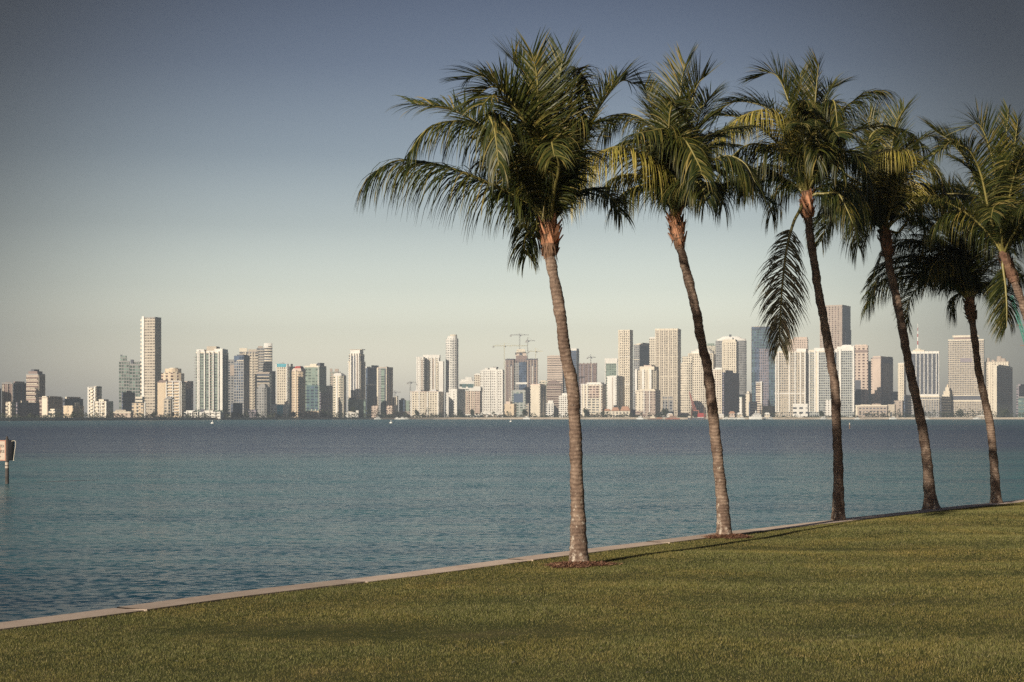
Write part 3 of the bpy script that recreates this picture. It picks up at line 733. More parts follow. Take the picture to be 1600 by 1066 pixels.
# ---------------------------------------------------------------- far shore
def shore_D(px): return 1750 + (3300 - 1750) * sm(-100, 760, px)
WALLC = dict(white=(0.82, 0.79, 0.72), cream=(0.76, 0.68, 0.54), warm=(0.72, 0.58, 0.41), peach=(0.66, 0.53, 0.43), beige=(0.55, 0.48, 0.38),
             gray=(0.34, 0.33, 0.31), tan=(0.46, 0.38, 0.31), brown=(0.27, 0.20, 0.175), mauve=(0.30, 0.26, 0.28), dark=(0.11, 0.115, 0.135),
             blue=(0.09, 0.125, 0.19), teal=(0.10, 0.17, 0.17), green=(0.26, 0.32, 0.26), red=(0.40, 0.06, 0.05), cyan=(0.12, 0.42, 0.50), terracotta=(0.45, 0.25, 0.16), pale=(0.45, 0.46, 0.42))
GLASSC = dict(d=(0.05, 0.06, 0.08), m=(0.11, 0.12, 0.125), g=(0.13, 0.18, 0.15), b=(0.04, 0.065, 0.11), w=(0.17, 0.15, 0.125), r=(0.13, 0.08, 0.07))
def shade(c): return plain('painted_' + c, WALLC[c], 0.75, 0.10, 0.05)
_fm = {}
def facade(wall, glass='d', bay=5.0, floor=3.6, fu=0.62, fv=0.55):
    """rendered wall with a grid of recessed glazing, in metres"""
    if floor < 4.5: floor *= 1.38
    if bay < 10: bay *= 1.35
    key = (wall, glass, bay, floor, fu, fv)
    if key in _fm: return _fm[key]
    m, n, b = newmat('facade_%s' % wall)
    uvn = n.nodes.new('ShaderNodeUVMap'); uvn.uv_map = 'm'
    s = n.nodes.new('ShaderNodeSeparateXYZ'); n.links.new(uvn.outputs[0], s.inputs[0])
    u = nmath(n, 'DIVIDE', s.outputs[0], bay); v = nmath(n, 'DIVIDE', s.outputs[1], floor)
    a = nmath(n, 'LESS_THAN', nmath(n, 'FRACT', u), fu) if fu < 1 else 1.0
    c = nmath(n, 'LESS_THAN', nmath(n, 'FRACT', v), fv) if fv < 1 else 1.0
    mask = nmath(n, 'MULTIPLY', a, c)
    cx = n.nodes.new('ShaderNodeCombineXYZ'); n.links.new(nmath(n, 'FLOOR', u), cx.inputs[0]); n.links.new(nmath(n, 'FLOOR', v), cx.inputs[1])
    wn = n.nodes.new('ShaderNodeTexWhiteNoise'); wn.noise_dimensions = '2D'; n.links.new(cx.outputs[0], wn.inputs[0])
    G = GLASSC[glass]; W_ = WALLC[wall]
    gl = nramp(n, wn.outputs['Value'], [(0.0, tuple(x * 0.5 for x in G)), (0.6, G), (0.85, tuple(x * 1.8 + 0.02 for x in G)), (1.0, tuple(0.5 * x + 0.5 * y for x, y in zip(G, W_)))])
    st = nnoise(n, nmap(n, nobj(n), 0.05, 0.05, 0.02), 1.0, 3, 0.6)
    wl = nramp(n, st, [(0.3, tuple(x * 0.86 for x in W_)), (0.7, tuple(min(0.9, x * 1.1) for x in W_))])
    n.links.new(nmix(n, mask, wl, gl), b.inputs['Base Color'])
    n.links.new(nmath(n, 'SUBTRACT', 0.75, nmath(n, 'MULTIPLY', mask, 0.55)), b.inputs['Roughness'])
    _fm[key] = m; return m

class Tower:
    """a building at its real distance: its front face spans the pixel columns x0..split, its shaded end face split..x1"""
    def __init__(s, name, label, x0, x1, yt, split, tier, fac, cat='tower', plan='box', top='gray', depth=None, cut=0.28, part='tower_body', yb=None):
        D = shore_D((x0 + x1) / 2) + (60, 200, 400, 650, 900)[tier]
        s.D = D
        if split is None: split = x1
        ws, wf = x1 - split, split - x0
        phi = math.atan((split - 800) / F)
        if ws > 0.4:
            a = math.atan(ws / (0.9 * wf)); a = max(R(5), min(a, R(40), R(SUN_AZ - 5) - phi))
        else: a = R(0.6)
        A = phi + a; s.c, s.s_ = math.cos(A), math.sin(A)
        Xc = (split - 800) / F * D; Yc = D
        u0 = (x0 - 800) / F; u1 = (x1 - 800) / F
        s.W = (Xc - u0 * Yc) / (s.c + u0 * s.s_)
        dn = s.s_ - u1 * s.c
        s.Dp = (u1 * Yc - Xc) / dn if ws > 0.4 else (depth or min(45, max(14, s.W * 0.7)))
        s.Dp = max(6, min(s.Dp, 150))
        s.x0, s.x1, s.sp = x0, x1, split; s.zt = CZ + (H0 - yt) / F * D
        s.root = empty(name, (Xc, Yc, LANDZ), -A)      # origin at the near corner, +x along the front to the right, +y into the block
        tag(s.root, label, cat)
        b = MB(); H = s.zt - LANDZ
        W, Dp = s.W, s.Dp
        if plan == 'box': pts = [(-W, 0), (0, 0), (0, Dp), (-W, Dp)]
        elif plan == 'oct': k = cut * min(W, Dp); pts = [(-W + k, 0), (-k, 0), (0, k), (0, Dp - k), (-k, Dp), (-W + k, Dp), (-W, Dp - k), (-W, k)]
        elif plan == 'round': pts = [(-W / 2 + W / 2 * math.cos(t), Dp / 2 + Dp / 2 * math.sin(t)) for t in [2 * math.pi * k / 20 - math.pi for k in range(20)]]
        elif plan == 'bow': pts = [(-W + W * t, -0.18 * W * math.sin(math.pi * t)) for t in [k / 8 for k in range(9)]] + [(0, Dp), (-W, Dp)]
        z0 = 0 if yb is None else s.Z(yb)
        s.H = H; s.pts = pts
        b.prism(pts, z0, H, 0, 1)
        b.build(part, [fac, shade(top)], s.root)
        # a low parapet round the roof
        if H > 40 and plan == 'box':
            q = MB(); t = 0.5; h = 1.6
            q.box(-W - .1, .1, -.1, t, H, H + h); q.box(-W - .1, .1, Dp - t, Dp + .1, H, H + h); q.box(-W - .1, -W + t, t, Dp - t, H, H + h); q.box(-t, .1, t, Dp - t, H, H + h)
            q.build('parapet', shade(top), s.root)
    def X(s, px): return -s.W + s.W * (px - s.x0) / (s.sp - s.x0)
    def Z(s, py): return CZ + (H0 - py) / F * s.D - LANDZ
    def blk(s, name, xa, xb, ya, yb, mat, d0=0.12, d1=0.88, plan='box', k=None, top='gray'):
        """a block on the roof or against the front; xa, xb in photo columns, d0, d1 as shares of the depth"""
        b = MB(); x0, x1 = s.X(xa), s.X(xb); y0, y1 = d0 * s.Dp, d1 * s.Dp; z0, z1 = s.Z(yb) + 0.003, s.Z(ya)
        if plan == 'box': p = [(x0, y0), (x1, y0), (x1, y1), (x0, y1)]
        else:
            cx, cy_ = (x0 + x1) / 2, (y0 + y1) / 2; p = [(cx + (x1 - x0) / 2 * math.cos(t), cy_ + (y1 - y0) / 2 * math.sin(t)) for t in [2 * math.pi * i / 16 for i in range(16)]]
        m = mat if not isinstance(mat, str) else shade(mat)
        b.prism(p, z0, z1, 0, 1, k); b.build(name, [m, shade(top)], s.root); return s
    def side(s, name, fa, fb, ya, yb, mat, out=0.5):
        """a strip on the shaded end face, fa..fb as shares of its depth"""
        b = MB(); b.box(-0.2, out, fa * s.Dp, fb * s.Dp, s.Z(yb), s.Z(ya)); b.build(name, [mat if not isinstance(mat, str) else shade(mat)], s.root); return s
    def piers(s, xs, w_, ya, yb, mat, out=1.0):
        for x in xs:
            b = MB(); c = s.X(x); h = w_ * s.D / F / 2
            b.box(c - h, c + h, -out, 0.3, s.Z(yb), s.Z(ya)); b.build('pier', shade(mat), s.root)
        return s
    def spiers(s, fs, w_, ya, yb, mat, out=0.8):
        for f in fs:
            b = MB(); c = f * s.Dp; b.box(-0.3, out, c - w_, c + w_, s.Z(yb), s.Z(ya)); b.build('pier', shade(mat), s.root)
        return s
    def strip(s, xa, xb, ya, yb, mat, out=0.4, name='glass_strip'):
        b = MB(); b.box(s.X(xa), s.X(xb), -out, 0.2, s.Z(yb), s.Z(ya)); b.build(name, [mat if not isinstance(mat, str) else shade(mat)], s.root); return s
    def slabs(s, xa, xb, ya, yb, mat, dz=3.6, out=1.5, th=0.9):
        """one stack of balconies"""
        dz = dz * 1.38 if dz < 4.5 else dz; b = MB(); z = s.Z(yb); x0, x1 = s.X(xa), s.X(xb)
        while z < s.Z(ya):
            b.box(x0, x1, -out, 0.1, z, z + th); z += dz
        b.build('balcony_stack', shade(mat), s.root); return s
    def band(s, ya, yb, mat, out=0.6, name='band'):
        b = MB(); b.box(-s.W - out, out, -out, s.Dp + out, s.Z(yb), s.Z(ya)); b.build(name, [mat if not isinstance(mat, str) else shade(mat)], s.root); return s

LANDZ = 0.6
def build_city():
    Fc = facade; T = Tower
    AT = 'apartment_tower'; OT = 'office_tower'; LB = 'low_building'
    # ---- far left
    T(AT, 'dark sliver of a block at the far left edge of the skyline', -14, 2, 607, -6, 1, Fc('mauve'), depth=30)
    T(AT, 'reddish brown block with grid windows at the left end of the skyline', 3, 20, 600, 19, 1, Fc('brown', 'r', 4, 3.2)).blk('penthouse', 8, 16, 597, 600, 'brown').strip(4, 6, 601, 640, 'beige').piers([12, 19], 1, 600, 650, 'tan')
    T(AT, 'dark slab block behind the reddish one at the left end', 19, 41, 600, 21, 2, Fc('dark', 'd', 4, 3.2)).spiers([0.3, 0.6, 0.9], .5, 600, 645, 'brown').blk('penthouse', 19.2, 20.8, 596, 600, 'brown')
    T(AT, 'tan banded tower with a ragged rooftop machine room, tallest at the far left', 41, 70, 586, 59.5, 2, Fc('tan', 'r', 30, 4.2, 1, .45)).blk('penthouse', 43, 57, 580, 586, 'brown').blk('roof_tank', 47, 52, 577, 580, 'dark').slabs(41.5, 59, 588, 648, 'cream', 4.2).spiers([.1, .4, .7, .95], .7, 586, 648, 'beige')
    T(LB, 'low cream block with balcony bands at the foot of the reddish block', 9, 24, 628, 18, 0, Fc('cream', 'w', 4, 3), 'building').slabs(10, 14, 630, 650, 'cream', 3).piers([16.5], 1.4, 628, 652, 'cream')
    T(LB, 'wide dark building under the tan banded tower', 25, 62, 629, 27, 1, Fc('mauve', 'd', 3.5, 3), 'building').blk('penthouse', 25.3, 26.7, 626, 629, 'beige', .2, .5)
    T(AT, 'block with a bright cream end wall and dark violet side, left of the low gap', 61, 98, 621, 75, 1, Fc('tan', 'r', 5, 3.4)).strip(66, 74, 622, 652, 'cream', name='end_wall').blk('penthouse', 63, 70, 619, 621, 'cream').side('roof_rail', .1, .9, 619.5, 621, 'tan')
    T(LB, 'small cream building with a dark slot between two dark blocks', 76, 97, 641, 86, 0, Fc('cream', 'm', 5, 3.2), 'building').blk('penthouse', 77, 84, 639, 641, 'cream')
    T(AT, 'dark flat block behind the pair of cream towers with flat tops', 98, 130, 623, 101, 2, Fc('dark', 'd', 4, 3.3)).blk('roof_tank', 98.5, 100.5, 620, 623, 'cream').side('roof_rail', .2, .8, 621.5, 623, 'brown')
    T(LB, 'pair of cream stair towers on a dark low block', 99, 131, 634, 114, 1, Fc('warm', 'm', 5.5, 3.2, .4), 'building').strip(99.5, 105, 635, 653, 'warm', name='stair_tower').strip(107.5, 113.5, 634, 653, 'warm', name='stair_tower').side('penthouse', .2, .6, 629, 634, 'cream', 0)
    T(AT, 'narrow white tower with a ladder of balconies and a dark side', 137, 159, 606, 150, 1, Fc('cream', 'm', 6, 3.2, .5, .5)).slabs(141, 145.5, 607, 650, 'white', 3.2, 2.5).piers([138.5, 148.5], 2.2, 605, 651, 'white').blk('penthouse', 145, 150, 603.5, 606, 'cream')
    T(AT, 'white block stepped in front of the narrow balcony tower, dark end wall', 146, 177, 627, 167, 0, Fc('cream', 'w', 4.5, 3.1, .5)).slabs(150, 155, 628, 651, 'white', 3.1).slabs(158, 163, 628, 651, 'white', 3.1).piers([147, 156.5, 166], 1.3, 627, 652, 'white').blk('penthouse', 153, 161, 624, 627, 'cream')
    T(LB, 'long low pinkish hotel with a white band left of the tallest left tower', 176, 208, 643, 204, 0, Fc('peach', 'w', 4, 3, .5), 'building').band(643.5, 645.5, 'cream').blk('penthouse', 180, 196, 640.5, 643, 'beige')
    # the slanted glass pair and the dark block before it
    t = T(OT, 'grey glass tower with a slanted left edge behind the tallest left tower', 186, 203, 566, 202.5, 3, Fc('gray', 'g', 3, 3.8, .8, .7)); t.blk('raised_corner', 188, 198, 556, 566, Fc('gray', 'g', 3, 3.8, .8, .7), 0, .8); t.blk('crown_wall', 188, 191, 554.5, 556, 'dark', 0, .5)
    t = T(OT, 'grey glass slab with a notched dark top joined to the slanted tower', 203, 221, 570, 219, 3, Fc('gray', 'g', 3.4, 3.8, .8, .7)); t.blk('crown_wall', 204, 208, 562, 570, 'dark', 0, .6); t.blk('crown_wall', 209, 219, 565, 570, Fc('gray', 'g', 3, 3.8, .8, .7), 0, .6)
    T(OT, 'low dark block in front of the slanted glass pair', 190, 211, 613, 192, 2, Fc('dark', 'b', 3, 3.4)).side('penthouse', .3, .7, 610.5, 613, 'dark', 0)
    # tallest tower on the left
    t = T(OT, 'tallest tower on the left, grey with a white left edge and a dark side', 222, 252, 497, 242, 2, Fc('beige', 'w', 3.4, 3.2, .8, .42))
    t.strip(222.3, 225.6, 494, 640, 'white', 1.5, 'white_edge').blk('penthouse', 225, 239, 496, 497, 'dark').band(618, 619, 'cream', .4).band(606, 606.8, 'cream', .3)
    b = MB(); z = t.Z(620)
    while z < t.Z(500): b.box(-t.W - 4.2, -t.W, 2, 14, z, z + 2.4); z += 6.2
    b.build('balcony_stack', shade('cream'), t.root)
    T(LB, 'small stepped cream block at the foot of the tallest left tower', 206, 228, 630, 224, 0, Fc('warm', 'm', 4.5, 3.2, .45), 'building').blk('penthouse', 211, 222, 620, 630, Fc('cream', 'm', 30, 3, 1, .4)).slabs(212, 218, 631, 651, 'cream', 3.2).piers([226.5], 1.5, 628, 654, 'white')
    T(AT, 'cream tower with a rounded arcaded crown behind the orange and white tower', 252, 288, 583, 283, 3, Fc('warm', 'r', 7, 4, .45, .6), plan='bow').blk('crown_drum', 255, 281, 576, 583, 'warm', 0.05, .9, 'round').blk('crown_drum', 262, 276, 574.5, 576, 'cream', .2, .8, 'round').piers([258, 264, 270, 276], 1.5, 581, 600, 'cream', 4)
    t = T(AT, 'tower with an orange left wall and white curved balconies', 246, 290, 598, 284, 1, Fc('warm', 'w', 5, 3.2, .5), top='brown'); t.strip(246.3, 257.5, 599, 648, 'warm', name='end_wall').slabs(261, 269, 599, 648, 'white', 3.2, 2.6).slabs(271, 279, 599, 648, 'white', 3.2, 2.6).piers([260, 270, 280.5, 283.3], 1.3, 596, 650, 'white', 2).blk('penthouse', 248, 258, 594, 598, 'brown').blk('penthouse', 262, 282, 595, 598, 'white')
    T(AT, 'cream topped dark block right of the orange and white tower', 286, 302, 597, 299, 3, Fc('mauve', 'd', 4, 3.4)).blk('white_crown', 286, 299, 596, 607, 'peach', -.02, 1.02)
    t = T(LB, 'small grey turreted block with a pyramid cap before the orange tower', 254.5, 271, 624, 266, 0, Fc('beige', 'm', 4, 3.2, .5), 'building', plan='oct'); t.blk('pyramid_roof', 256, 269.5, 620, 624, 'gray', .0, 1, 'box', .25); t.blk('chimney', 260, 262, 619, 622, 'brown', .4, .6)
    T(LB, 'pink low house between palms below the orange tower', 243, 252, 648, 250, 0, Fc('peach', 'w', 4, 3), 'building', depth=12)
    # big white tower with piers
    t = T(AT, 'broad white tower with tall bright piers and a small flat penthouse', 306, 357, 552, 348, 1, Fc('green', 'm', 3.2, 3.3, .8, .6), top='cream')
    t.piers([309, 320, 327.5, 333.5, 341.5], 1.6, 549, 641, 'white', 2.4).piers([346], 4.2, 546, 641, 'white', 2.0).piers([310.5], 3.4, 547, 640, 'white', 1.5)
    t.blk('white_crown', 307, 319, 546, 552, 'white', 0, .9).blk('white_crown', 335, 348, 545, 552, 'white', 0, .9).blk('white_crown', 319, 335, 548, 552, 'white', .1, .9).blk('penthouse', 321, 336, 541, 548, 'beige', .2, .8)
    t.slabs(303.2, 306.4, 556, 640, 'gray', 3.3, 1, 1.2).slabs(329, 332, 552, 640, 'tan', 3.3).side('balcony_wall', .15, .4, 554, 640, 'gray').side('balcony_wall', .6, .85, 554, 640, 'gray')
    t = T(LB, 'white terraced podium with arches along the waterfront', 287, 350, 644, 345, 0, Fc('white', 'm', 6.5, 4, .5, .6), 'building', depth=40); t.slabs(290, 306, 645, 655, 'white', 3.2, 2.2).slabs(320, 342, 645, 655, 'white', 3.2, 2.2).blk('white_crown', 291, 305, 641.5, 644, 'white', 0, .5).blk('white_crown', 319, 333, 641.5, 644, 'white', 0, .5).blk('planter', 312, 318, 640, 644, 'dark', 0.2, .5)
    t.piers([292, 300, 309, 318, 327, 336, 344], 1.2, 643, 655, 'white', 2.5)
    # dark blue group
    T(OT, 'grey block with a lighter tan panel behind the broad white tower', 357, 370, 563, 369.5, 3, Fc('gray', 'd', 4, 3.6)).strip(359.5, 368, 570, 587, 'tan', name='tan_panel')  # the panel is a strip of lighter tan colour
    t = T(OT, 'dark blue office tower with a thin white line under its top', 366, 390, 557, 381, 2, Fc('gray', 'b', 3.6, 3.6, .7, .65), top='dark'); t.band(556, 563, Fc('blue', 'b', 4, 4, .8, .8), .3, 'dark_crown').strip(371, 388 - 7, 562.5, 564.5, 'beige', 1, 'white_line').blk('penthouse', 369, 378, 554, 557, 'dark')
    T(LB, 'dark cube shaped building low before the dark blue tower', 361, 379, 630, 364, 0, Fc('dark', 'b', 3.5, 3.4), 'building')
    # curved white banded tower
    t = T(AT, 'large banded tower whose left wing has a flat white top', 374, 404, 551, 403.5, 3, Fc('beige', 'd', 7.5, 5.2, .72, .5)); t.slabs(374.2, 403, 556, 640, 'beige', 5.2, 1.6, 1.6).blk('white_crown', 374, 386, 544, 551, 'cream', 0, .8).blk('white_crown', 388, 401, 546, 549, 'beige', .1, .6).blk('penthouse', 386, 401, 549, 551, 'tan', .1, .8).piers([384, 394], 1.4, 550, 640, 'cream', 2)
    t = T(AT, 'tall banded tower with a rounded white end rising to a cap', 401, 425, 545, 424.5, 3, Fc('gray', 'd', 6, 5.2, .8, .5)); t.blk('curved_end', 413, 425.5, 541, 640, Fc('cream', 'd', 30, 5.2, 1, .5), -.35, .5, 'round').blk('white_cap', 412.5, 425.5, 536.5, 543.5, 'white', -.35, .5, 'round').slabs(401, 412, 548, 640, 'beige', 5.2, 1.6, 1.4).blk('roof_tank', 403, 410, 541, 545, 'tan')
    t = T(OT, 'shorter dark banded office block in front of the rounded white tower', 401.5, 424, 583, 421, 2, Fc('beige', 'd', 60, 4.3, 1, .62), top='beige'); t.band(581.5, 584, 'tan', .4, 'roof_slab')
    t = T(AT, 'grey gabled tower with shallow bays before the banded blocks', 399, 424, 606, 415, 1, Fc('gray', 'm', 3.6, 3.3, .5), plan='oct', cut=.2); t.blk('pyramid_roof', 401, 414, 600, 606, 'gray', .1, .9, 'box', .4)
    T(LB, 'dim wide low block under the dark blue tower', 388, 402, 640, 400, 0, Fc('mauve', 'd', 4, 3), 'building')
    T(AT, 'thin green glass slab left of the blue topped white tower', 424, 431, 585, 430.5, 3, Fc('green', 'g', 3, 3.6)).blk('dark_crown', 425, 431, 580, 585, 'dark')
    T(AT, 'narrow dark block below the thin green slab', 423.5, 432, 612, 425, 2, Fc('dark', 'd', 3, 3.3), depth=12)
    t = T(AT, 'slim white tower with a blue roof band and a blue panel at its foot', 431, 451, 570, 449, 1, Fc('cream', 'w', 2.6, 3.3, .45), top='cyan'); t.piers([431.7, 448.3], 1.5, 569, 631, 'white', 1).strip(433, 447, 569.5, 573.5, 'cyan', .6, 'blue_band').blk('pyramid_roof', 434, 446, 566.5, 570, 'pale', .1, .9, 'box', .3)
    t = T(LB, 'white base block with a bright blue panel under the slim white tower', 425, 452, 632, 449.5, 0, Fc('white', 'm', 8, 3.4, .2), 'building'); t.strip(433, 442, 633, 651, 'cyan', .5, 'blue_panel').piers([432, 443], 1.1, 632, 652, 'white')
    T(AT, 'olive grey tower squeezed between the blue topped and the orange tower', 450, 463, 574, 452, 3, Fc('gray', 'g', 3.5, 3.4)).side('penthouse', .2, .5, 568.5, 574, 'beige', 0)
    # orange octagon
    t = T(AT, 'orange eight sided tower with a red trimmed pointed crown', 453, 480, 580, 471, 1, Fc('warm', 'w', 3.4, 3.3, .45), plan='oct', cut=.3, top='red'); t.blk('red_crown', 455, 470, 575.5, 580, 'peach', .08, .92, 'box', .8, 'red').blk('red_crown', 458, 468, 572, 575.5, 'red', .2, .8, 'box', .7, 'red').slabs(457, 461.5, 584, 645, 'peach', 3.3, 1.2).slabs(464, 468, 584, 645, 'peach', 3.3, 1.2).piers([462.7], 1.3, 578, 648, 'cream', 1.6)
    t = T(OT, 'green glass tower with a white rooftop and a dark violet flank', 476, 510, 573, 499, 2, Fc('green', 'g', 6, 4.2, .75, .55), top='cream'); t.blk('white_crown', 475.5, 498, 571.5, 574, 'cream', -.01, .9).blk('penthouse', 483, 493, 568.5, 571.5, 'cream').blk('roof_tank', 495, 499, 567, 573, 'dark', .1, .7).piers([497.5], 1, 571, 603, 'white', 1).strip(479, 496.5, 602, 645, Fc('teal', 'b', 7, 4.2, .7, .6), .5)
    T(OT, 'dark violet block stepping down beside the green glass tower', 499, 517, 614, 501, 1, Fc('mauve', 'd', 4, 3.6), depth=30)
    T(LB, 'long low cream building with square openings near the orange tower', 473, 501, 642, 499.5, 0, Fc('warm', 'r', 5, 6, .3, .5), 'building', depth=16).piers([475, 481, 487, 493, 499], 1.2, 639.5, 653, 'cream', 1.5)
    T(AT, 'plain cream slab left of the pale rounded tower', 510, 520, 604, 519.8, 2, Fc('cream', 'w', 5, 4, .2))
    T(AT, 'half finished beige tower behind the pale rounded one', 515.5, 532, 582, 531.5, 3, Fc('tan', 'g', 4, 3.6)).blk('raised_corner', 515.5, 519, 576, 582, 'tan', 0, .5).blk('raised_corner', 523, 529, 576.5, 582, 'tan', .1, .6)
    t = T(AT, 'pale cream tower with a shallow pediment and an olive shadow', 518, 543, 587, 535, 1, Fc('cream', 'g', 3.8, 3.4, .45), plan='oct', cut=.25); t.blk('pediment', 519, 534, 583, 587, 'white', -.01, .9, 'box', .55).slabs(521, 524, 590, 648, 'cream', 3.4, 1).slabs(529, 532, 590, 648, 'cream', 3.4, 1).piers([526.5], 2.4, 587, 650, 'white', 1)
    # art deco white tower
    t = T(AT, 'tall stepped white tower with three dark window slots', 543.5, 571, 566, 563, 2, Fc('cream', 'd', 4.2, 3.6, .3), top='cream'); t.blk('setback', 545, 563, 553, 566, Fc('cream', 'd', 4.2, 3.6, .4), .02, .8).blk('white_crown', 547, 562, 546.5, 553, 'white', .04, .7).blk('roof_rail', 546, 565, 545.8, 546.6, 'beige', 0, .75)
    t.strip(550.5, 552.5, 556, 620, 'dark', 2.6).strip(554.3, 556.3, 556, 620, 'dark', 2.6).strip(558, 559.6, 556, 620, 'tan', 2.6).piers([548.8, 553.4, 557.2, 561.3], 1.7, 552, 621, 'white', 2.8).piers([544.8], 1.2, 566, 620, 'white').side('shoulder', .0, .6, 556, 566, 'gray', 0).side('balcony_wall', .3, .6, 556, 622, 'gray')
    T(LB, 'low pale green glass hall under the stepped white tower', 544, 572, 624, 571, 1, Fc('green', 'g', 5, 8, .92, .9), 'building', depth=30, top='green').blk('penthouse', 545, 556, 621.5, 624, 'dark')
    T(LB, 'white gabled waterfront house right of the pale cream tower', 540, 561, 644.5, 560, 0, Fc('white', 'r', 4, 6, .3, .5), 'building', depth=14).blk('gable', 543, 552, 643, 644.5, 'cream').blk('gable', 556, 560, 641.5, 644.5, 'white')
    t = T(OT, 'blue glass tower with a curved white left shoulder', 571.5, 592, 575, 574, 3, Fc('blue', 'b', 3.2, 3.6, .7, .7), top='white'); t.blk('white_cap', 571.5, 574, 573, 575, 'white', -.05, .3); t.side('raised_core', .35, .98, 570.5, 575, Fc('blue', 'b', 3.2, 3.6, .7, .7), 0)
    t = T(OT, 'dark glass block outlined by a white arch', 573, 591, 602, 575, 2, Fc('dark', 'b', 4, 3.5, .7, .7), top='white'); t.piers([573.8], 1.4, 601, 640, 'white', .8); t.side('white_cap', .0, .55, 600.5, 602.3, 'white', .6)
    t = T(OT, 'straight sided tower striped in white, grey and pale green', 589, 614, 575, 604.5, 1, Fc('gray', 'm', 3, 3.4, .4), top='tan'); t.strip(589.2, 591.4, 575, 645, 'cream', 1, 'white_strip').strip(596, 601.2, 576, 652, Fc('green', 'g', 30, 3.4, 1, .5), .8).strip(601.3, 603, 576, 650, 'dark', .5).piers([604], 1, 574, 650, 'cream').blk('roof_tank', 602, 604.4, 573, 575, 'tan', 0, .3)
    t.side('balcony_wall', .2, .45, 577, 650, 'tan').side('balcony_wall', .6, .9, 577, 650, 'tan')
    T(LB, 'peach block at the left foot of the striped tower', 580.5, 591.5, 634, 591, 0, Fc('peach', 'r', 4, 3.2, .4), 'building', depth=18)
    T(LB, 'peach block at the right foot of the striped tower', 604, 617, 634, 613, 0, Fc('peach', 'r', 4, 3.2, .4), 'building')
    T(LB, 'thin brown block with a white edge behind the peach blocks', 583, 590, 621, 588, 1, Fc('brown', 'r', 4, 3.2), 'building', depth=14).piers([585], .9, 620, 636, 'cream')
    T(LB, 'low greyish apartment block in the gap right of the striped tower', 607, 619, 622, 617.5, 2, Fc('tan', 'r', 3.4, 3.2), 'building').piers([609, 613, 616.5], .9, 621, 646, 'beige')
    T(LB, 'plain cream slab in the gap below the small crane', 616.5, 622, 620, 620.5, 3, Fc('cream', 'w', 6, 6, .2), 'building', depth=14)
    T(LB, 'short dark blue block with a rounded cap in the skyline gap', 623.5, 634, 625, 632, 2, Fc('blue', 'b', 3, 3.2), 'building').blk('white_cap', 625.5, 631, 622.5, 625, 'beige', .2, .8, 'round')
    T(LB, 'pale green block beside the short dark blue one', 633.5, 641, 626, 640, 3, Fc('green', 'w', 6, 8, .2), 'building', depth=18)
    T(LB, 'low dark houses row in the gap', 619, 645, 643, 643, 1, Fc('tan', 'd', 6, 3.5), 'building', depth=18)
    # white cluster
    t = T(AT, 'tall white block on the left of the white cluster', 650.5, 664, 559, 662, 2, Fc('white', 'w', 3.6, 3.5, .35), top='white'); t.piers([651.5, 655.5], 1.6, 557.5, 615, 'white', 1).strip(658.5, 660.5, 562, 615, 'tan', .4)
    t = T(AT, 'broad white tower at the centre of the white cluster', 661, 688, 556, 686.5, 2, Fc('cream', 'm', 3.6, 3.5, .45), top='white', depth=20); t.blk('white_crown', 661.5, 687, 554.5, 560, 'white', -.03, .9).piers([663, 668.5, 674, 679.5, 685], 2.2, 558, 612, 'white', 1.4).strip(676, 678, 561, 612, 'tan', .4)
    T(AT, 'plain white slab on the right of the white cluster', 684, 694, 566, 692.5, 1, Fc('white', 'w', 9, 6, .1), top='white').piers([684.8], .8, 566, 614, 'beige')
    t = T(AT, 'wide low white block with two small gables below the white cluster', 641, 693, 613, 686, 0, Fc('cream', 'w', 3.6, 3.2, .5), top='peach', depth=40); t.blk('gable', 646, 659, 609, 613, 'white', -.01, .6, 'box', .55).blk('gable', 669, 683, 608.5, 613, 'white', -.01, .6, 'box', .55).piers([642.5, 655, 668, 684.5], 1.6, 612, 652, 'white', 1).strip(663, 667, 614, 650, 'beige', .4, 'recess')
    # slender rounded
    t = T(AT, 'slender rounded white tower, tallest right of the white cluster', 694.5, 718, 529, 714, 2, Fc('white', 'm', 3.6, 3.7, .5), plan='round', top='white'); t.blk('setback', 697, 712.5, 525, 529, 'white', .1, .85, 'round').blk('penthouse', 701, 712, 522.5, 525, 'cream', .2, .8, 'round')
    t.slabs(703, 708, 533, 620, 'pale', 3.7, .9)
    T(AT, 'bright white wedge roofed block with a grey shaded side', 701, 727, 609, 714, 0, Fc('white', 'w', 8, 5, .2), top='white').piers([703, 712], 1.6, 608, 650, 'white').side('setback', 0, .5, 607.5, 609, 'white', 0)
    T(LB, 'narrow white strip block with a dark foot left of the wedge roofed one', 695.5, 702, 614, 701.5, 1, Fc('white', 'm', 6, 3.6, .3), 'building', depth=16)
    t = T(OT, 'white framed glass block with a small stepped top', 718, 742, 597, 741, 3, Fc('white', 'g', 14, 12, .55, .5), top='white', depth=22); t.blk('setback', 720, 738, 593, 597, 'white').blk('penthouse', 727, 737, 589.5, 593, 'white').strip(722, 728, 600, 606, 'teal', .3).strip(731, 739, 600, 606, 'teal', .3)
    t = T(AT, 'sloping roofed pinkish block left of the big white gridded tower', 726, 751, 611, 750, 1, Fc('peach', 'r', 3.2, 3.2, .55), top='white', depth=20); t.blk('white_crown', 733, 751, 607, 611, 'white', -.02, .9).blk('white_crown', 741, 751, 604, 607, 'white', -.02, .9).piers([727, 731.5, 736, 741], 1.1, 611, 650, 'cream')
    t = T(AT, 'left wing of the big white gridded tower with dense small windows', 741, 752, 586, 751.5, 2, Fc('cream', 'r', 3.2, 3.6, .5), top='white', depth=20); t.blk('white_crown', 743, 752, 583.5, 586, 'white')
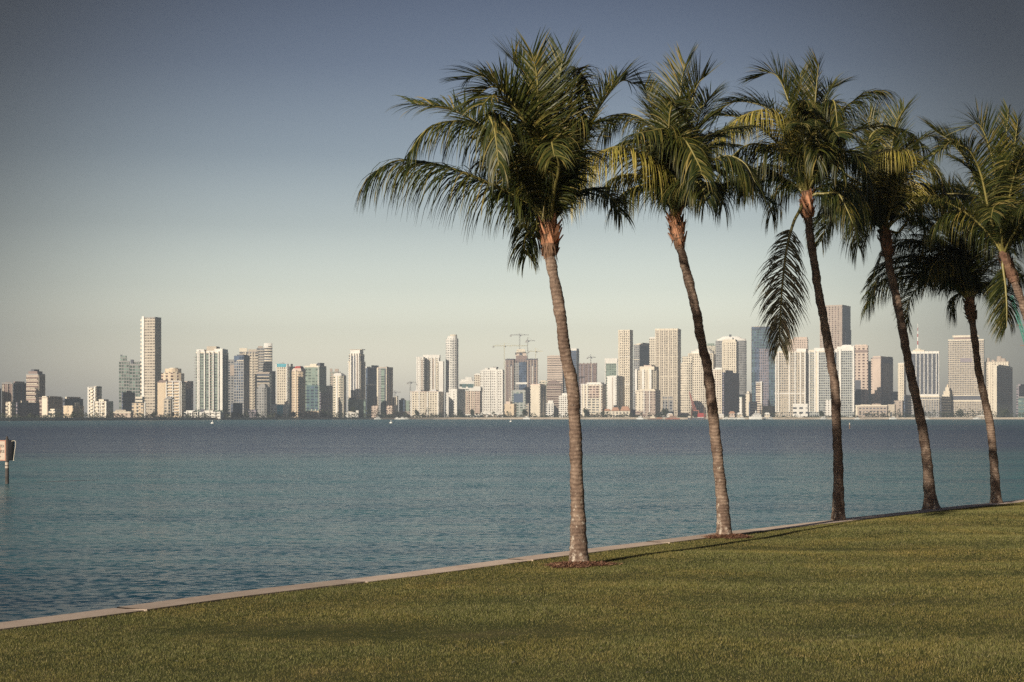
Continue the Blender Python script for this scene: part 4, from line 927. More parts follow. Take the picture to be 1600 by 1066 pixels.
    t = T(AT, 'big white tower covered in a grid of small windows', 750.5, 788, 580, 785, 1, Fc('white', 'w', 3.0, 3.8, .5, .45), top='white', depth=30); t.blk('white_crown', 754, 785, 577.5, 580, 'white', .05, .9).blk('penthouse', 757, 762, 575, 577.5, 'white').blk('penthouse', 765, 775, 574.5, 577.5, 'white').blk('penthouse', 770, 776, 573, 574.5, 'gray').piers([755, 765.5, 776, 785], 1.3, 579, 643, 'white', 1.2)
    t = T(LB, 'white arcaded podium of the big gridded tower on the waterfront', 750.5, 787, 644.5, 786, 0, Fc('white', 'w', 20, 8, .05), 'building', top='white', depth=26)
    for x in (755, 763, 771, 779): t.strip(x, x + 4.5, 647.5, 653.5, 'tan', .25, 'arch_opening')
    T(LB, 'long low white waterfront terrace left of the arcaded podium', 723.5, 752, 648, 751, 0, Fc('white', 'd', 4, 9, .6, .6), 'building', top='white', depth=12).band(647.5, 649, 'white', .4, 'roof_slab')
    # towers under construction
    t = T(OT, 'brown concrete tower under construction with a curved crown between tower cranes', 789.5, 840.5, 562, 840, 3, Fc('brown', 'd', 4.5, 4, .55, .6), top='brown', depth=40)
    t.strip(803.5, 811, 567, 640, Fc('gray', 'm', 4, 4, .6, .4), 1.6, 'curtain_wall').strip(811, 822.5, 566, 598, Fc('blue', 'b', 3, 4, .75, .7), 2.2, 'glass_wall').strip(811, 822.5, 600, 612, Fc('blue', 'b', 3, 4, .75, .7), 2.2, 'glass_wall').strip(806, 824, 597.5, 600.5, 'white', 2.4, 'white_line')
    t.piers([790.5, 795.5, 802.5, 824.5, 829.5, 834, 839], 1.5, 563, 640, 'tan', 1.2).piers([799, 832], 1.1, 572, 640, 'white', 2.0).band(571, 572.5, 'dark', .5)
    t.blk('roof_slab', 791, 803, 560.5, 562, 'dark', -.05, 1).blk('roof_slab', 822, 840, 560.5, 562, 'dark', -.05, 1).blk('core_wall', 806, 824, 556, 562, 'brown', .05, .8).blk('crown', 805.5, 822, 551, 556, 'peach', .0, .8, 'box', 1.06).blk('dark_window', 811.5, 816.5, 551.8, 555.5, 'dark', -.03, .1).blk('crown_dome', 806, 821.5, 545.5, 551, 'cream', .0, .8, 'box', .72, 'cream')
    t = T(OT, 'low grey glass block in front of the construction tower', 800.5, 822, 611, 821, 1, Fc('pale', 'g', 6, 5, .6), top='pale', depth=25); t.strip(802.5, 817, 615, 629, 'blue', .4, 'glass_wall').blk('white_crown', 808, 820, 609.5, 611, 'cream')
    T(LB, 'small orange building at the foot of the construction tower', 788, 807, 631, 803, 0, Fc('warm', 'w', 9, 9, .08), 'building', top='peach').blk('penthouse', 790, 797, 627.5, 631, 'peach').piers([797], .7, 622, 631, 'cream')
    T(LB, 'beige car park block right of the orange building', 806, 827, 630, 826, 1, Fc('beige', 'm', 5, 4, .6), 'building', depth=20)
    T(AT, 'pale block partly hidden behind the cream plain slab', 843, 857, 597, 856, 3, Fc('cream', 'g', 5, 5, .6), top='cream').blk('penthouse', 845, 853, 594.5, 597, 'cream')
    t = T(AT, 'plain cream slab with a hooded roof and a grey end wall', 828.5, 853.5, 603, 844, 0, Fc('cream', 'w', 20, 3.6, .06), top='cream'); t.blk('roof_hood', 829, 843.5, 600, 603, 'peach', 0, .9, 'box', .9); t.side('window_strip', .2, .4, 605, 645, 'gray', .3).side('window_strip', .6, .8, 605, 645, 'gray', .3)
    T(OT, 'pale peach office tower with fine banding left of the front palm trunk', 855, 880, 557, 879, 4, Fc('peach', 'w', 60, 4, 1, .35), top='peach', depth=28).blk('penthouse', 858, 876, 555.5, 557, 'peach')
    t = T(OT, 'brown banded ziggurat topped block below the peach office tower', 854, 878, 600, 877, 2, Fc('tan', 'r', 80, 5, 1, .5), top='brown', depth=28); t.blk('stepped_top', 856.5, 873, 597, 600, 'brown').blk('stepped_top', 859.5, 869, 594.5, 597, 'brown', .2, .8).blk('stepped_top', 862, 867, 592.5, 594.5, 'tan', .3, .7)
    T(LB, 'small white house like block at the foot of the ziggurat tower', 853, 866, 630, 865, 0, Fc('white', 'd', 4, 3, .5), 'building', depth=14, top='white').blk('penthouse', 856, 864, 626, 630, 'white')
    t = T(AT, 'low rounded white banded block behind the front palm trunk', 873, 908, 618, 905, 1, Fc('white', 'w', 3.6, 3, .6), top='white', plan='bow', depth=30); t.blk('white_crown', 878, 904, 614.5, 618, 'white', .0, .8).slabs(873.5, 905, 621, 640, 'white', 3, 1)
    t = T(OT, 'dark glass tower with a white cap right behind the front palm trunk', 877, 905, 548, 901, 4, Fc('gray', 'm', 30, 3.8, 1, .5), top='white', depth=40); t.strip(892, 900.5, 548, 640, Fc('blue', 'd', 3, 3.8, .8), .6, 'glass_wall').blk('white_cap', 891, 901, 544.5, 548, 'white', -.02, .9)
    t = T(OT, 'unfinished brown concrete tower with jagged top right of the front palm', 904.5, 933, 569, 932, 4, Fc('brown', 'r', 4, 4, .6), top='brown', depth=35)
    for x in (905.5, 911, 917, 922.5, 927, 931): t.blk('core_wall', x, x + 1.8, 566 + (x % 2), 569, 'brown', .05, .3)
    t.piers([907, 912.5, 920, 926], 1.2, 570, 620, 'mauve', 1.5).piers([924.5], 1, 569, 600, 'beige', 2)
    t = T(AT, 'cream block with rust brown window panels and a curved right corner', 907.5, 947.5, 601, 941, 0, Fc('cream', 'r', 5, 3.6, .5), top='white'); t.blk('white_crown', 916, 938, 597.5, 601, 'white').strip(921, 936, 603, 622, Fc('peach', 'r', 5, 3.6, .75, .6), .6, 'brown_panels').strip(919, 938, 622.5, 645, Fc('cream', 'm', 6, 3.6, .7, .55), 1.2, 'curved_bay').piers([909, 913, 918, 938.5], 1.2, 600, 648, 'white')
    # right centre
    t = T(AT, 'white framed green glass tower left of the tall cream balcony tower', 945, 965, 561, 964, 3, Fc('green', 'g', 4, 3.8, .7), top='white', depth=20); t.blk('white_frame', 945, 965, 560, 568, 'white', -.03, .6).piers([945.8, 964], 1.3, 562, 620, 'white', 1.2)
    t = T(AT, 'bright white plain tower with a thin dark slot and beige side', 948, 976, 589, 963.5, 1, Fc('white', 'w', 20, 3.6, .08), top='white'); t.strip(956.5, 957.8, 590, 638, 'tan', .4, 'slot').blk('penthouse', 951, 962, 587, 589, 'white').side('balcony_wall', .3, .5, 589, 638, 'beige').side('balcony_wall', .7, .95, 589, 638, 'cream')
    t = T(AT, 'tall slender cream tower striped with balconies, flat top', 966, 989, 516.5, 984.5, 2, Fc('cream', 'w', 3.2, 3.7, .5), top='cream'); t.slabs(969, 973, 520, 640, 'cream', 3.7, 1.2).slabs(976, 981, 520, 640, 'cream', 3.7, 1.2).piers([966.8, 974.5, 983.6], 1.3, 515.5, 642, 'cream', 1.6).band(557, 558, 'white', .5).band(600, 601, 'white', .5)
    t = T(OT, 'grey blue glass tower with pale corner and a stepped roof', 990, 1022, 539, 999, 4, Fc('gray', 'm', 4, 4, .6), top='cream', depth=40); t.blk('penthouse', 992, 998.5, 536.5, 539, 'cream'); t.side('glass_wall', .06, .95, 540, 560, Fc('gray', 'b', 4, 4, .6, .7), .4).band(561.5, 562.5, 'cream', .5); t.side('penthouse', .2, .7, 535, 539, 'cream', 0)
    T(AT, 'thin cream tower left of the largest cream gridded tower', 1014.5, 1026, 529, 1025, 3, Fc('cream', 'w', 3, 3.8, .5), top='white', depth=20).blk('white_crown', 1016, 1024, 526.5, 529, 'white')
    t = T(AT, 'largest cream tower, a broad slab covered in a grid of balconies', 1023.5, 1064, 514.5, 1059, 2, Fc('beige', 'w', 3.6, 3.7, .55), top='cream', depth=45)
    t.piers([1024.2, 1031, 1037.5, 1045, 1051.5, 1058], 1.3, 513.5, 640, 'cream', 1.2).band(557, 558.2, 'cream', .6).band(588, 589, 'cream', .6).band(514, 516, 'cream', .4, 'roof_slab')
    for a, c in ((1025, 1030), (1038.5, 1044), (1052.5, 1057)): t.slabs(a, c, 519, 636, 'cream', 3.7, 1.2)
    t = T(LB, 'grey framed entrance block at the foot of the largest cream tower', 1034, 1053, 620, 1052, 1, Fc('gray', 'd', 6, 6, .6, .6), 'building', depth=15, top='beige'); t.piers([1035, 1043.5, 1052], 1, 619, 641, 'beige').band(623.5, 625, 'beige', .4)
    t = T(AT, 'rounded cream tower with a stepped top left of the largest slab', 991, 1032, 578, 1024, 1, Fc('cream', 'w', 4, 3.5, .4), top='cream', plan='oct', cut=.25); t.blk('setback', 999, 1022, 572.5, 578, 'cream', .05, .9).blk('penthouse', 1005, 1017, 570.5, 572.5, 'peach').piers([994, 1005, 1016.5], 3.4, 577, 614, 'white', 1.2).strip(1000, 1003, 580, 612, 'beige', .3, 'recess').strip(1009, 1012, 580, 612, 'beige', .3, 'recess')
    t = T(AT, 'brownish banded block with a dark side in front of the rounded cream tower', 993, 1031.5, 611, 1024, 0, Fc('tan', 'r', 9, 3.6, .8, .5), top='cream'); t.strip(993.5, 1006, 612, 642, Fc('cream', 'w', 5, 3.6, .3), .8, 'end_wall').piers([1006.5, 1015], 1.3, 610, 646, 'white', 1).blk('white_crown', 998, 1022, 608, 611, 'cream')
    t = T(LB, 'long waterfront club with terracotta roofs and arched porches', 941, 985, 642, 984, 0, Fc('cream', 'd', 5, 4.5, .55, .55), 'building', top='terracotta', depth=22)
    for a, c, y in ((941.5, 954, 639), (955, 968, 636.5), (969, 984.5, 635)): t.blk('tiled_roof', a, c, y, 642, 'terracotta', -.1, .9, 'box', .6, 'terracotta')
    T(LB, 'low grey block with palms right of the terracotta roofed club', 985, 1001, 640, 1000, 1, Fc('mauve', 'd', 4, 4, .5), 'building', depth=18)
    # right of the second palm
    t = T(AT, 'wide round shouldered cream tower with rows of balconies', 1063.5, 1082, 567, 1081, 1, Fc('cream', 'w', 3.3, 3.6, .55), top='white', depth=30, plan='bow'); t.blk('shoulder', 1066, 1082, 557, 567, Fc('cream', 'w', 3.3, 3.6, .55), -.1, .9).slabs(1065, 1081, 570, 640, 'white', 3.6, 1)
    t = T(AT, 'tallest part of the round shouldered cream tower behind the second palm', 1075, 1118, 552, 1114, 2, Fc('cream', 'w', 3.3, 3.6, .55), top='white', plan='bow', depth=35); t.blk('white_crown', 1078, 1114, 548, 552, 'white', .0, .8, 'round').blk('white_crown', 1084, 1110, 545, 548, 'white', .1, .7, 'round').slabs(1077, 1092, 556, 640, 'white', 3.6, 3).slabs(1098, 1113, 556, 640, 'white', 3.6, 3).piers([1076, 1094, 1114], 1.4, 552, 642, 'cream', 3)
    T(AT, 'pale green topped tower peeping over the round shouldered one', 1103, 1119, 540, 1118, 4, Fc('cream', 'g', 3, 3.6), top='green', depth=20).blk('green_crown', 1105, 1115, 536.5, 540, 'green')
    t = T(OT, 'grey cylinder tower with a domed white roof rim', 1117.5, 1167, 532, 1166, 3, Fc('gray', 'm', 3.4, 3.8, .65, .6), top='white', plan='round', depth=45); t.blk('roof_rim', 1119, 1166, 529, 532, 'white', .02, .95, 'round', .93, 'white').blk('domed_roof', 1123, 1160, 525.5, 529, 'white', .1, .9, 'round', .7, 'white').blk('roof_tank', 1139, 1142.5, 522.5, 526, 'dark', .2, .4)
    t = T(AT, 'cream tower with a broken cornice standing in front of the grey cylinder', 1128, 1154, 535, 1150.5, 2, Fc('cream', 'w', 3.2, 3.6, .5), top='cream', depth=30); t.blk('cornice', 1129, 1149, 530.5, 535, 'cream', 0, .8).blk('cornice', 1133, 1144, 527.5, 530.5, 'white', .1, .7).piers([1129, 1136, 1143], 1.5, 535, 640, 'cream', 1)
    T(AT, 'violet grey block with a curved top edge standing in for a dark reflection under the broken cornice tower', 1129, 1155, 583, 1131, 1, Fc('mauve', 'b', 3.2, 3.6, .6), top='mauve', depth=40).side('setback', .1, .6, 578, 583, Fc('mauve', 'b', 3.2, 3.6, .6), 0)  # added block, its dark colour stands in for a reflection
    T(AT, 'cream block with brown windows right of the second palm trunk', 1113, 1129, 578, 1128, 1, Fc('cream', 'r', 3.6, 3.5, .5), top='white', depth=22).blk('white_crown', 1117, 1128, 574.5, 578, 'white')
    T(LB, 'small beige and white block below the grey cylinder tower', 1155, 1167, 621, 1159, 1, Fc('white', 'w', 9, 6, .1), 'building', top='green').side('roof_rail', 0, .9, 619, 621, 'green', 0)
    T(LB, 'cream angular block with a pointed top by the marina', 1165, 1175, 616, 1171, 1, Fc('cream', 'w', 7, 6, .15), 'building').blk('pediment', 1166, 1171, 611.5, 616, 'cream', 0, .6, 'box', .6)
    t = T(OT, 'tall blue green glass tower behind the hanging dead frond', 1173.5, 1215, 511.5, 1211, 2, Fc('teal', 'b', 4.5, 4, .85, .75), top='dark', depth=45); t.band(511, 514.5, Fc('blue', 'b', 5, 4, .9, .9), .4, 'dark_crown').strip(1179.5, 1186, 542, 640, Fc('blue', 'b', 3, 4, .8, .8), .8, 'glass_wall').strip(1186, 1201, 545, 640, Fc('mauve', 'b', 3, 4, .6, .7), .8, 'glass_wall').piers([1173.9], .8, 509.5, 640, 'pale').blk('white_line', 1178, 1188, 509.5, 511.5, 'beige', 0, .1)
    T(AT, 'short cream slab standing before the blue green glass tower', 1181, 1192, 598, 1190.5, 1, Fc('cream', 'r', 30, 3.4, .9, .55), top='white', depth=14).piers([1189.5], 1.8, 595.5, 631, 'white', 1)
    T(LB, 'dark blue block beside the marina under the glass tower', 1170, 1183, 628, 1171.5, 0, Fc('blue', 'b', 4, 4, .7), 'building', depth=14)
    T(LB, 'dim grey office strip under the blue green glass tower', 1187, 1212, 634, 1188.5, 1, Fc('gray', 'd', 5, 3.4, .6), 'building', depth=22)
    # right
    t = T(AT, 'left of three cream tower blocks with tall piers by the third palm', 1211, 1262, 551, 1259, 1, Fc('beige', 'm', 3.4, 3.6, .6), top='cream', depth=34)
    t.piers([1212.5, 1216.5, 1233.5, 1242.5, 1251, 1258], 1.8, 549, 644, 'white', 2.0).blk('white_crown', 1217, 1230, 548, 551, 'cream').blk('white_crown', 1244, 1259, 544.5, 551, 'white').blk('chamfer', 1211, 1216, 549, 551, 'white', 0, .6, 'box', .6).band(614, 615.5, 'white', .5)
    t.slabs(1219, 1232, 616, 642, 'cream', 3.6, 1.4).slabs(1244, 1249, 554, 612, 'cream', 3.6, 1.2)
    T(LB, 'white podium with dark openings between the tall pier blocks', 1239, 1263, 632, 1262, 0, Fc('white', 'd', 9, 9, .6, .4), 'building', top='white', depth=25).band(631, 633, 'white', .4, 'roof_slab')
    T(AT, 'peach tower rising behind the left pier block', 1229, 1263, 531, 1262, 4, Fc('peach', 'w', 4, 4, .4), top='peach', depth=30).blk('setback', 1240, 1261, 526.5, 531, 'peach')
    t = T(AT, 'middle of three cream tower blocks with glazed bays', 1263, 1305, 550, 1304, 1, Fc('pale', 'd', 3.2, 3.6, .7), top='cream', depth=34); t.piers([1264.5, 1273.5, 1278.5, 1303], 2.2, 548, 644, 'white', 2).blk('white_crown', 1263, 1272, 546.5, 550, 'cream', 0, .7, 'box', .85).blk('white_crown', 1272, 1290, 543.5, 550, 'white', 0, .7).slabs(1266.5, 1271.5, 553, 642, 'cream', 3.6, 1.2).strip(1274.5, 1277.5, 551, 644, 'cream', .8, 'recess')
    T(LB, 'small white block at the foot of the middle pier tower', 1289.5, 1300, 625, 1299, 0, Fc('white', 'w', 4, 3.4, .4), 'building', top='white', depth=16)
    t = T(AT, 'right of three cream tower blocks with a slanted white top', 1304.5, 1336, 548, 1335, 1, Fc('pale', 'd', 3.2, 3.6, .7), top='white', depth=34); t.piers([1307, 1312.5], 3.6, 545, 644, 'white', 2).piers([1333.5], 2.6, 540, 644, 'white', 2).blk('slanted_top', 1308, 1335, 541.5, 548, 'white', -.03, .8, 'box').blk('slanted_top', 1314, 1332, 538.8, 541.5, 'white', -.03, .8, 'box', .7).band(547.6, 548.6, 'white', .3)
    t = T(OT, 'tallest tower on the right, tan grid with a dark stepped right side', 1281, 1329, 477.5, 1316, 3, Fc('tan', 'r', 5.2, 4.6, .55), top='tan'); t.blk('setback', 1292, 1315, 476, 477.5, 'tan'); t.piers([1281.6, 1315.2], 1.2, 477, 545, 'tan', .6).side('stepped_side', .3, .98, 514, 640, Fc('gray', 'b', 5, 4.6, .7), 2.0).side('glass_wall', .04, .96, 480, 513, Fc('gray', 'b', 5, 4.6, .8, .7), .4)
    t = T(OT, 'pink block with a square window grid right of the slanted white top', 1334, 1357, 541, 1356, 2, Fc('peach', 'r', 6.8, 6.4, .5, .5), top='peach', depth=30); t.blk('penthouse', 1336, 1354, 538.5, 541, 'peach').strip(1336, 1355.5, 547, 551, 'brown', .3, 'dark_band').strip(1335, 1345, 594, 640, 'dark', .5, 'painted_shadow')  # the dark lower left strip is a shadow painted on the front
    T(OT, 'narrow dark building squeezed between the pink and the tan towers', 1355, 1365, 567, 1356.5, 3, Fc('dark', 'd', 4, 4), depth=22).side('penthouse', 0, .9, 564, 567, 'brown', 0)
    t = T(OT, 'plain tan tower with a broad dark violet end wall', 1361, 1395.5, 560, 1376, 2, Fc('peach', 'w', 60, 4, .05, .3), top='mauve'); t.blk('setback', 1364, 1376, 556.5, 560, 'peach', 0, .85); t.side('setback', .6, .98, 556, 560, 'mauve', 0).side('roof_band', .02, .98, 561, 567, 'mauve', .5).side('recess', .02, .2, 567, 640, 'mauve', .3)
    t = T(LB, 'long beige terminal building with a colonnade under the tan tower', 1337, 1388, 634, 1386, 0, Fc('tan', 'd', 5, 6, .6, .4), 'building', top='beige', depth=30); t.band(633, 635, 'cream', .5, 'roof_slab').piers([1338.5], 3, 633, 651, 'cream').blk('penthouse', 1344, 1360, 632, 633.5, 'beige').blk('penthouse', 1362, 1376, 631, 633.5, 'tan').band(640, 641, 'tan', .3)
    T(LB, 'square beige block with one arch at the right end of the terminal', 1387, 1399.5, 632, 1398, 0, Fc('beige', 'm', 20, 9, .08), 'building', depth=16).strip(1391, 1394, 644, 650, 'dark', .3, 'arch_opening')
    T(LB, 'cream boxy building before the white pier tower', 1397, 1412, 626, 1410, 1, Fc('tan', 'm', 8, 6, .2), 'building', depth=20)
    T(LB, 'dark blue low block left of the fourth palm trunk', 1393, 1404, 613, 1394.5, 2, Fc('blue', 'b', 4, 4), 'building', depth=20)
    t = T(AT, 'slim cream tower left of the dark tower with white ribs', 1403, 1416, 569, 1412.5, 2, Fc('cream', 'w', 3.4, 3.8, .3), top='cream'); t.blk('white_crown', 1403.5, 1412, 567, 569, 'white').piers([1403.8, 1408, 1412], 1, 569, 625, 'cream', .8)
    T(OT, 'dark block with a pale corner behind the fourth palm trunk', 1412, 1427, 618, 1414, 1, Fc('blue', 'd', 4, 4), depth=20)
    t = T(OT, 'dark office tower with seven white ribs and a striped rooftop mast', 1423, 1468, 550, 1467, 2, Fc('dark', 'd', 2.4, 3.8, .8, .7), top='cream', depth=34)
    t.piers([1431.5, 1437.7, 1444, 1450, 1456.5, 1463, 1467], 1.1, 549, 617, 'white', 1.6).band(549, 552.5, 'white', .6, 'roof_slab').blk('setback', 1426, 1444, 546.5, 549, 'cream').blk('penthouse', 1430, 1438, 544.5, 546.5, 'cream').band(616, 618.5, 'white', 1.2)
    b = MB(); x = t.X(1433)
    seg = [(544.5, 538), (538, 532), (532, 526), (526, 521), (521, 516), (516, 511), (511, 505)]
    for i, (a, c) in enumerate(seg): wd = 1.1 - i * 0.12; b.box(x - wd, x + wd, 14 - wd, 14 + wd, t.Z(a), t.Z(c), i % 2)
    b.build('mast', [shade('white'), shade('red')], t.root)
    t = T(LB, 'banded grey podium of the dark ribbed tower', 1424, 1468.5, 619, 1467.5, 1, Fc('gray', 'd', 3.4, 5, .55, .5), 'building', depth=30, top='white'); t.band(618.5, 621, 'cream', .5).band(624, 625, 'cream', .4).piers([1430 + 4.1 * i for i in range(10)], .9, 625, 642, 'beige', .8)
    t = T('clock_spire_building', 'small cream spired building between the two big office towers', 1472, 1485, 618, 1483.5, 2, Fc('cream', 'w', 4, 4, .3), top='cream', depth=14); t.blk('spire_stage', 1474, 1483.5, 611, 618, 'cream', .1, .9).blk('spire_stage', 1476.5, 1482.5, 605.5, 611, 'cream', .2, .8).blk('spire_cap', 1478, 1481.5, 600.5, 605.5, 'warm', .3, .7, 'box', .3)
    T(LB, 'dark building at the foot of the small cream spire', 1469, 1486, 621, 1471, 1, Fc('dark', 'd', 4, 4), 'building', depth=20)
    t = T(OT, 'widest grey office tower with an oval roof ring on the right', 1481.5, 1538, 531, 1537, 2, Fc('beige', 'd', 2.6, 3.3, .62, .55), top='beige', depth=45); t.band(530, 532, 'cream', .5, 'roof_slab').blk('machine_room', 1490, 1528, 526.5, 530, 'brown', .1, .9).blk('roof_ring', 1487.5, 1530, 523.5, 526.5, 'cream', .05, .95, 'round').blk('dark_panel', 1500.5, 1519, 559.5, 565.5, 'mauve', -.012, .1)
    t.band(617, 618.5, 'cream', .8).strip(1482, 1537, 618.8, 625, 'dark', .3, 'dark_band').band(625, 627.5, 'cream', .8)
    t = T(AT, 'cream tower with a cluster of rounded caps on its roof', 1538.5, 1577, 566, 1576, 2, Fc('cream', 'r', 4, 3.6, .35), top='beige', depth=28); t.piers([1539.5, 1547, 1553], 1.6, 565, 630, 'cream', 1.4)
    for a, c, y in ((1540, 1547, 559), (1548, 1555, 562), (1556, 1566, 556.5), (1563, 1572, 560)): t.blk('rounded_cap', a, c, y, 566, 'tan', .1, .7, 'round', .75, 'cream')
    t = T(OT, 'cream ended block with dark glass and pale ribs at the right', 1551, 1588.5, 572.5, 1557.5, 1, Fc('cream', 'w', 20, 6, .05), top='cream'); t.side('glass_wall', .03, .97, 573.5, 632, Fc('brown', 'd', 3, 3.4, .8), .3).spiers([.12, .28, .44, .6, .76, .92], 1.0, 573, 632, 'beige', 1.0).blk('penthouse', 1553, 1557, 569.5, 572.5, 'cream')
    T(LB, 'low mauve block at the right edge of the skyline', 1588, 1612, 604, 1592, 2, Fc('mauve', 'd', 5, 4), 'building', depth=25).blk('penthouse', 1588.5, 1592, 600, 604, 'mauve')
    T(LB, 'green glazed low hall at the right edge', 1591, 1625, 621, 1623, 1, Fc('teal', 'g', 6, 8, .8), 'building', depth=25)
    # haze shrouded blocks glimpsed between the towers
    T(AT, 'distant tan block above the long waterfront club', 933, 947, 612, 946, 3, Fc('tan', 'm', 4, 4), depth=20)
    T(LB, 'low far block behind the shore trees left of the tan banded tower', 205, 224, 645, 222, 2, Fc('mauve', 'd', 4, 3.4), 'building', depth=20)

# ---------------------------------------------------------------- cranes
def crane(label, x, D, ytop, ybase, jl, jr, ty, mat, lw=1.5):
    """tower crane: lattice mast, jib to one side, counter-jib with ballast, cab and tie bars"""
    base = PT(x, ybase, D); root = empty('tower_crane', base); tag(root, label, 'crane', 'tower cranes over the building sites')
    H = (ybase - ytop) / F * D; hy = (ybase - ty) / F * D; k = D / F
    def lattice(a, b_, w_, nm, tri=False):
        q = MB(); a = Vector(a); b_ = Vector(b_); t = (b_ - a); n = max(2, int(t.length / (w_ * 1.6))); t2 = t.normalized()
        r_ = t2.cross(Vector((0, 1, 0))); 
        if r_.length < .1: r_ = Vector((1, 0, 0))
        r_.normalize(); u = r_.cross(t2); c = [(-1, -1), (1, -1), (1, 1), (-1, 1)]
        off = [(r_ * i + u * j) * w_ / 2 for i, j in c]
        for o in off: q.bar(a + o, b_ + o, .42)
        for i in range(n):
            p0 = a + t * (i / n); p1 = a + t * ((i + 1) / n)
            for s_ in range(4): q.bar(p0 + off[s_], p1 + off[(s_ + 1) % 4], .24); q.bar(p0 + off[s_], p0 + off[(s_ + 1) % 4], .2)
        q.build(nm, mat, root)
    lattice((0, 0, 0), (0, 0, hy), lw * 1.3, 'mast')
    jx = (jr - x) * k; cx = (jl - x) * k
    lattice((0, 0, hy), (jx, 0, hy), lw, 'jib'); lattice((0, 0, hy), (cx, 0, hy), lw, 'counter_jib')
    q = MB(); q.prism([(-1.2, -1.2), (1.2, -1.2), (1.2, 1.2), (-1.2, 1.2)], hy, max(H, hy + 3), 0, 0, .2); q.build('apex', mat, root)
    far = jx if abs(jx) < abs(cx) else cx
    q = MB(); q.box(far - 2, far + 2, -1.6, 1.6, hy - 4, hy - .5); q.build('ballast', shade('gray'), root)
    q = MB(); q.box(1.2, 3.6, -2.2, -.4, hy - 3, hy - .3); q.build('cab', shade('dark'), root)
    q = MB(); q.bar((0, 0, max(H, hy + 3)), (jx * .7, 0, hy + lw / 2), .3); q.bar((0, 0, max(H, hy + 3)), (cx * .85, 0, hy + lw / 2), .3); q.build('tie_bar', mat, root)

def build_cranes():
    st = plain('crane_steel_dark', (0.24, 0.24, 0.23), .6); yl = plain('crane_steel_pale', (0.55, 0.52, 0.36), .6); D = 3300
    crane('crane with a long pale jib, leftmost over the construction tower', 788, D + 620, 536, 640, 771, 824, 540.5, yl, 1.3)
    crane('highest crane rising out of the crown of the construction tower', 812, D + 690, 521, 546, 798, 826, 523.5, st, 1.4)
    crane('crane mast just right of the crown with a short jib', 824.5, D + 560, 527, 561, 822, 836, 532.5, st, 1.2)
    crane('lower crane with ballast on the right of the construction tower', 837, D + 620, 544, 561, 826, 848.5, 549, yl, 1.2)
    crane('crane on the unfinished brown tower right of the front palm', 923, D + 920, 554, 569, 918, 931, 558.5, st, 1.2)
    crane('dark crane standing alone left of the white cluster', 641, D + 420, 596, 640, 637, 651, 597.5, st, 1.6)
    crane('small crane with a level jib right of the striped tower', 617, D + 700, 610, 640, 608, 626, 613, st, 1.4)
# ---------------------------------------------------------------- the far land, its trees and boats
def build_land():
    xs = [-500 + 25 * i for i in range(0, 109)]
    V = []; F_ = []
    for px in xs:
        D = shore_D(px) + 6 * math.sin(px * .05) + 4 * math.sin(px * .21)
        u = (px - 800) / F
        for d, z in ((0, WZ - 2), (2, -0.1), (10, LANDZ - 0.25), (30, LANDZ), (400, LANDZ), (1500, LANDZ), (3000, LANDZ)):
            V.append((u * (D + d), D + d, z))
    n = 7
    for i in range(len(xs) - 1):
        for j in range(n - 1): F_.append((i * n + j, (i + 1) * n + j, (i + 1) * n + j + 1, i * n + j + 1))
    me = bpy.data.meshes.new('far_land'); me.from_pydata(V, [], F_); me.update(); o = bpy.data.objects.new('far_land', me); COL.objects.link(o)
    m, n_, b = newmat('far_land'); p = npos(n_); v = nnoise(n_, p, .03, 4, .6)
    sz = n_.nodes.new('ShaderNodeSeparateXYZ'); n_.links.new(p, sz.inputs[0])
    g = nramp(n_, v, [(.35, (.05, .06, .03)), (.65, (.22, .19, .14))])
    n_.links.new(nmix(n_, nmath(n_, 'LESS_THAN', sz.outputs[2], LANDZ - 0.1), g, (.42, .36, .28)), b.inputs['Base Color']); b.inputs['Roughness'].default_value = .95
    me.materials.append(m); tag(o, 'low far shore with a pale sea wall', kind='structure')
    # the promenade wall along the water
    q = MB()
    pts = [Vector(((px - 800) / F * (shore_D(px) + 5), shore_D(px) + 5, 0)) for px in range(-60, 1760, 20)]
    for a, c in zip(pts, pts[1:]):
        q.bar(a + Vector((0, 0, 0.3)), c + Vector((0, 0, 0.3)), 1.2, 3.8)
    o = q.build('shore_wall', plain('shore_wall', (.50, .43, .34), .85, .3, .02)); tag(o, 'long low pale wall along the far waterfront', 'sea wall')

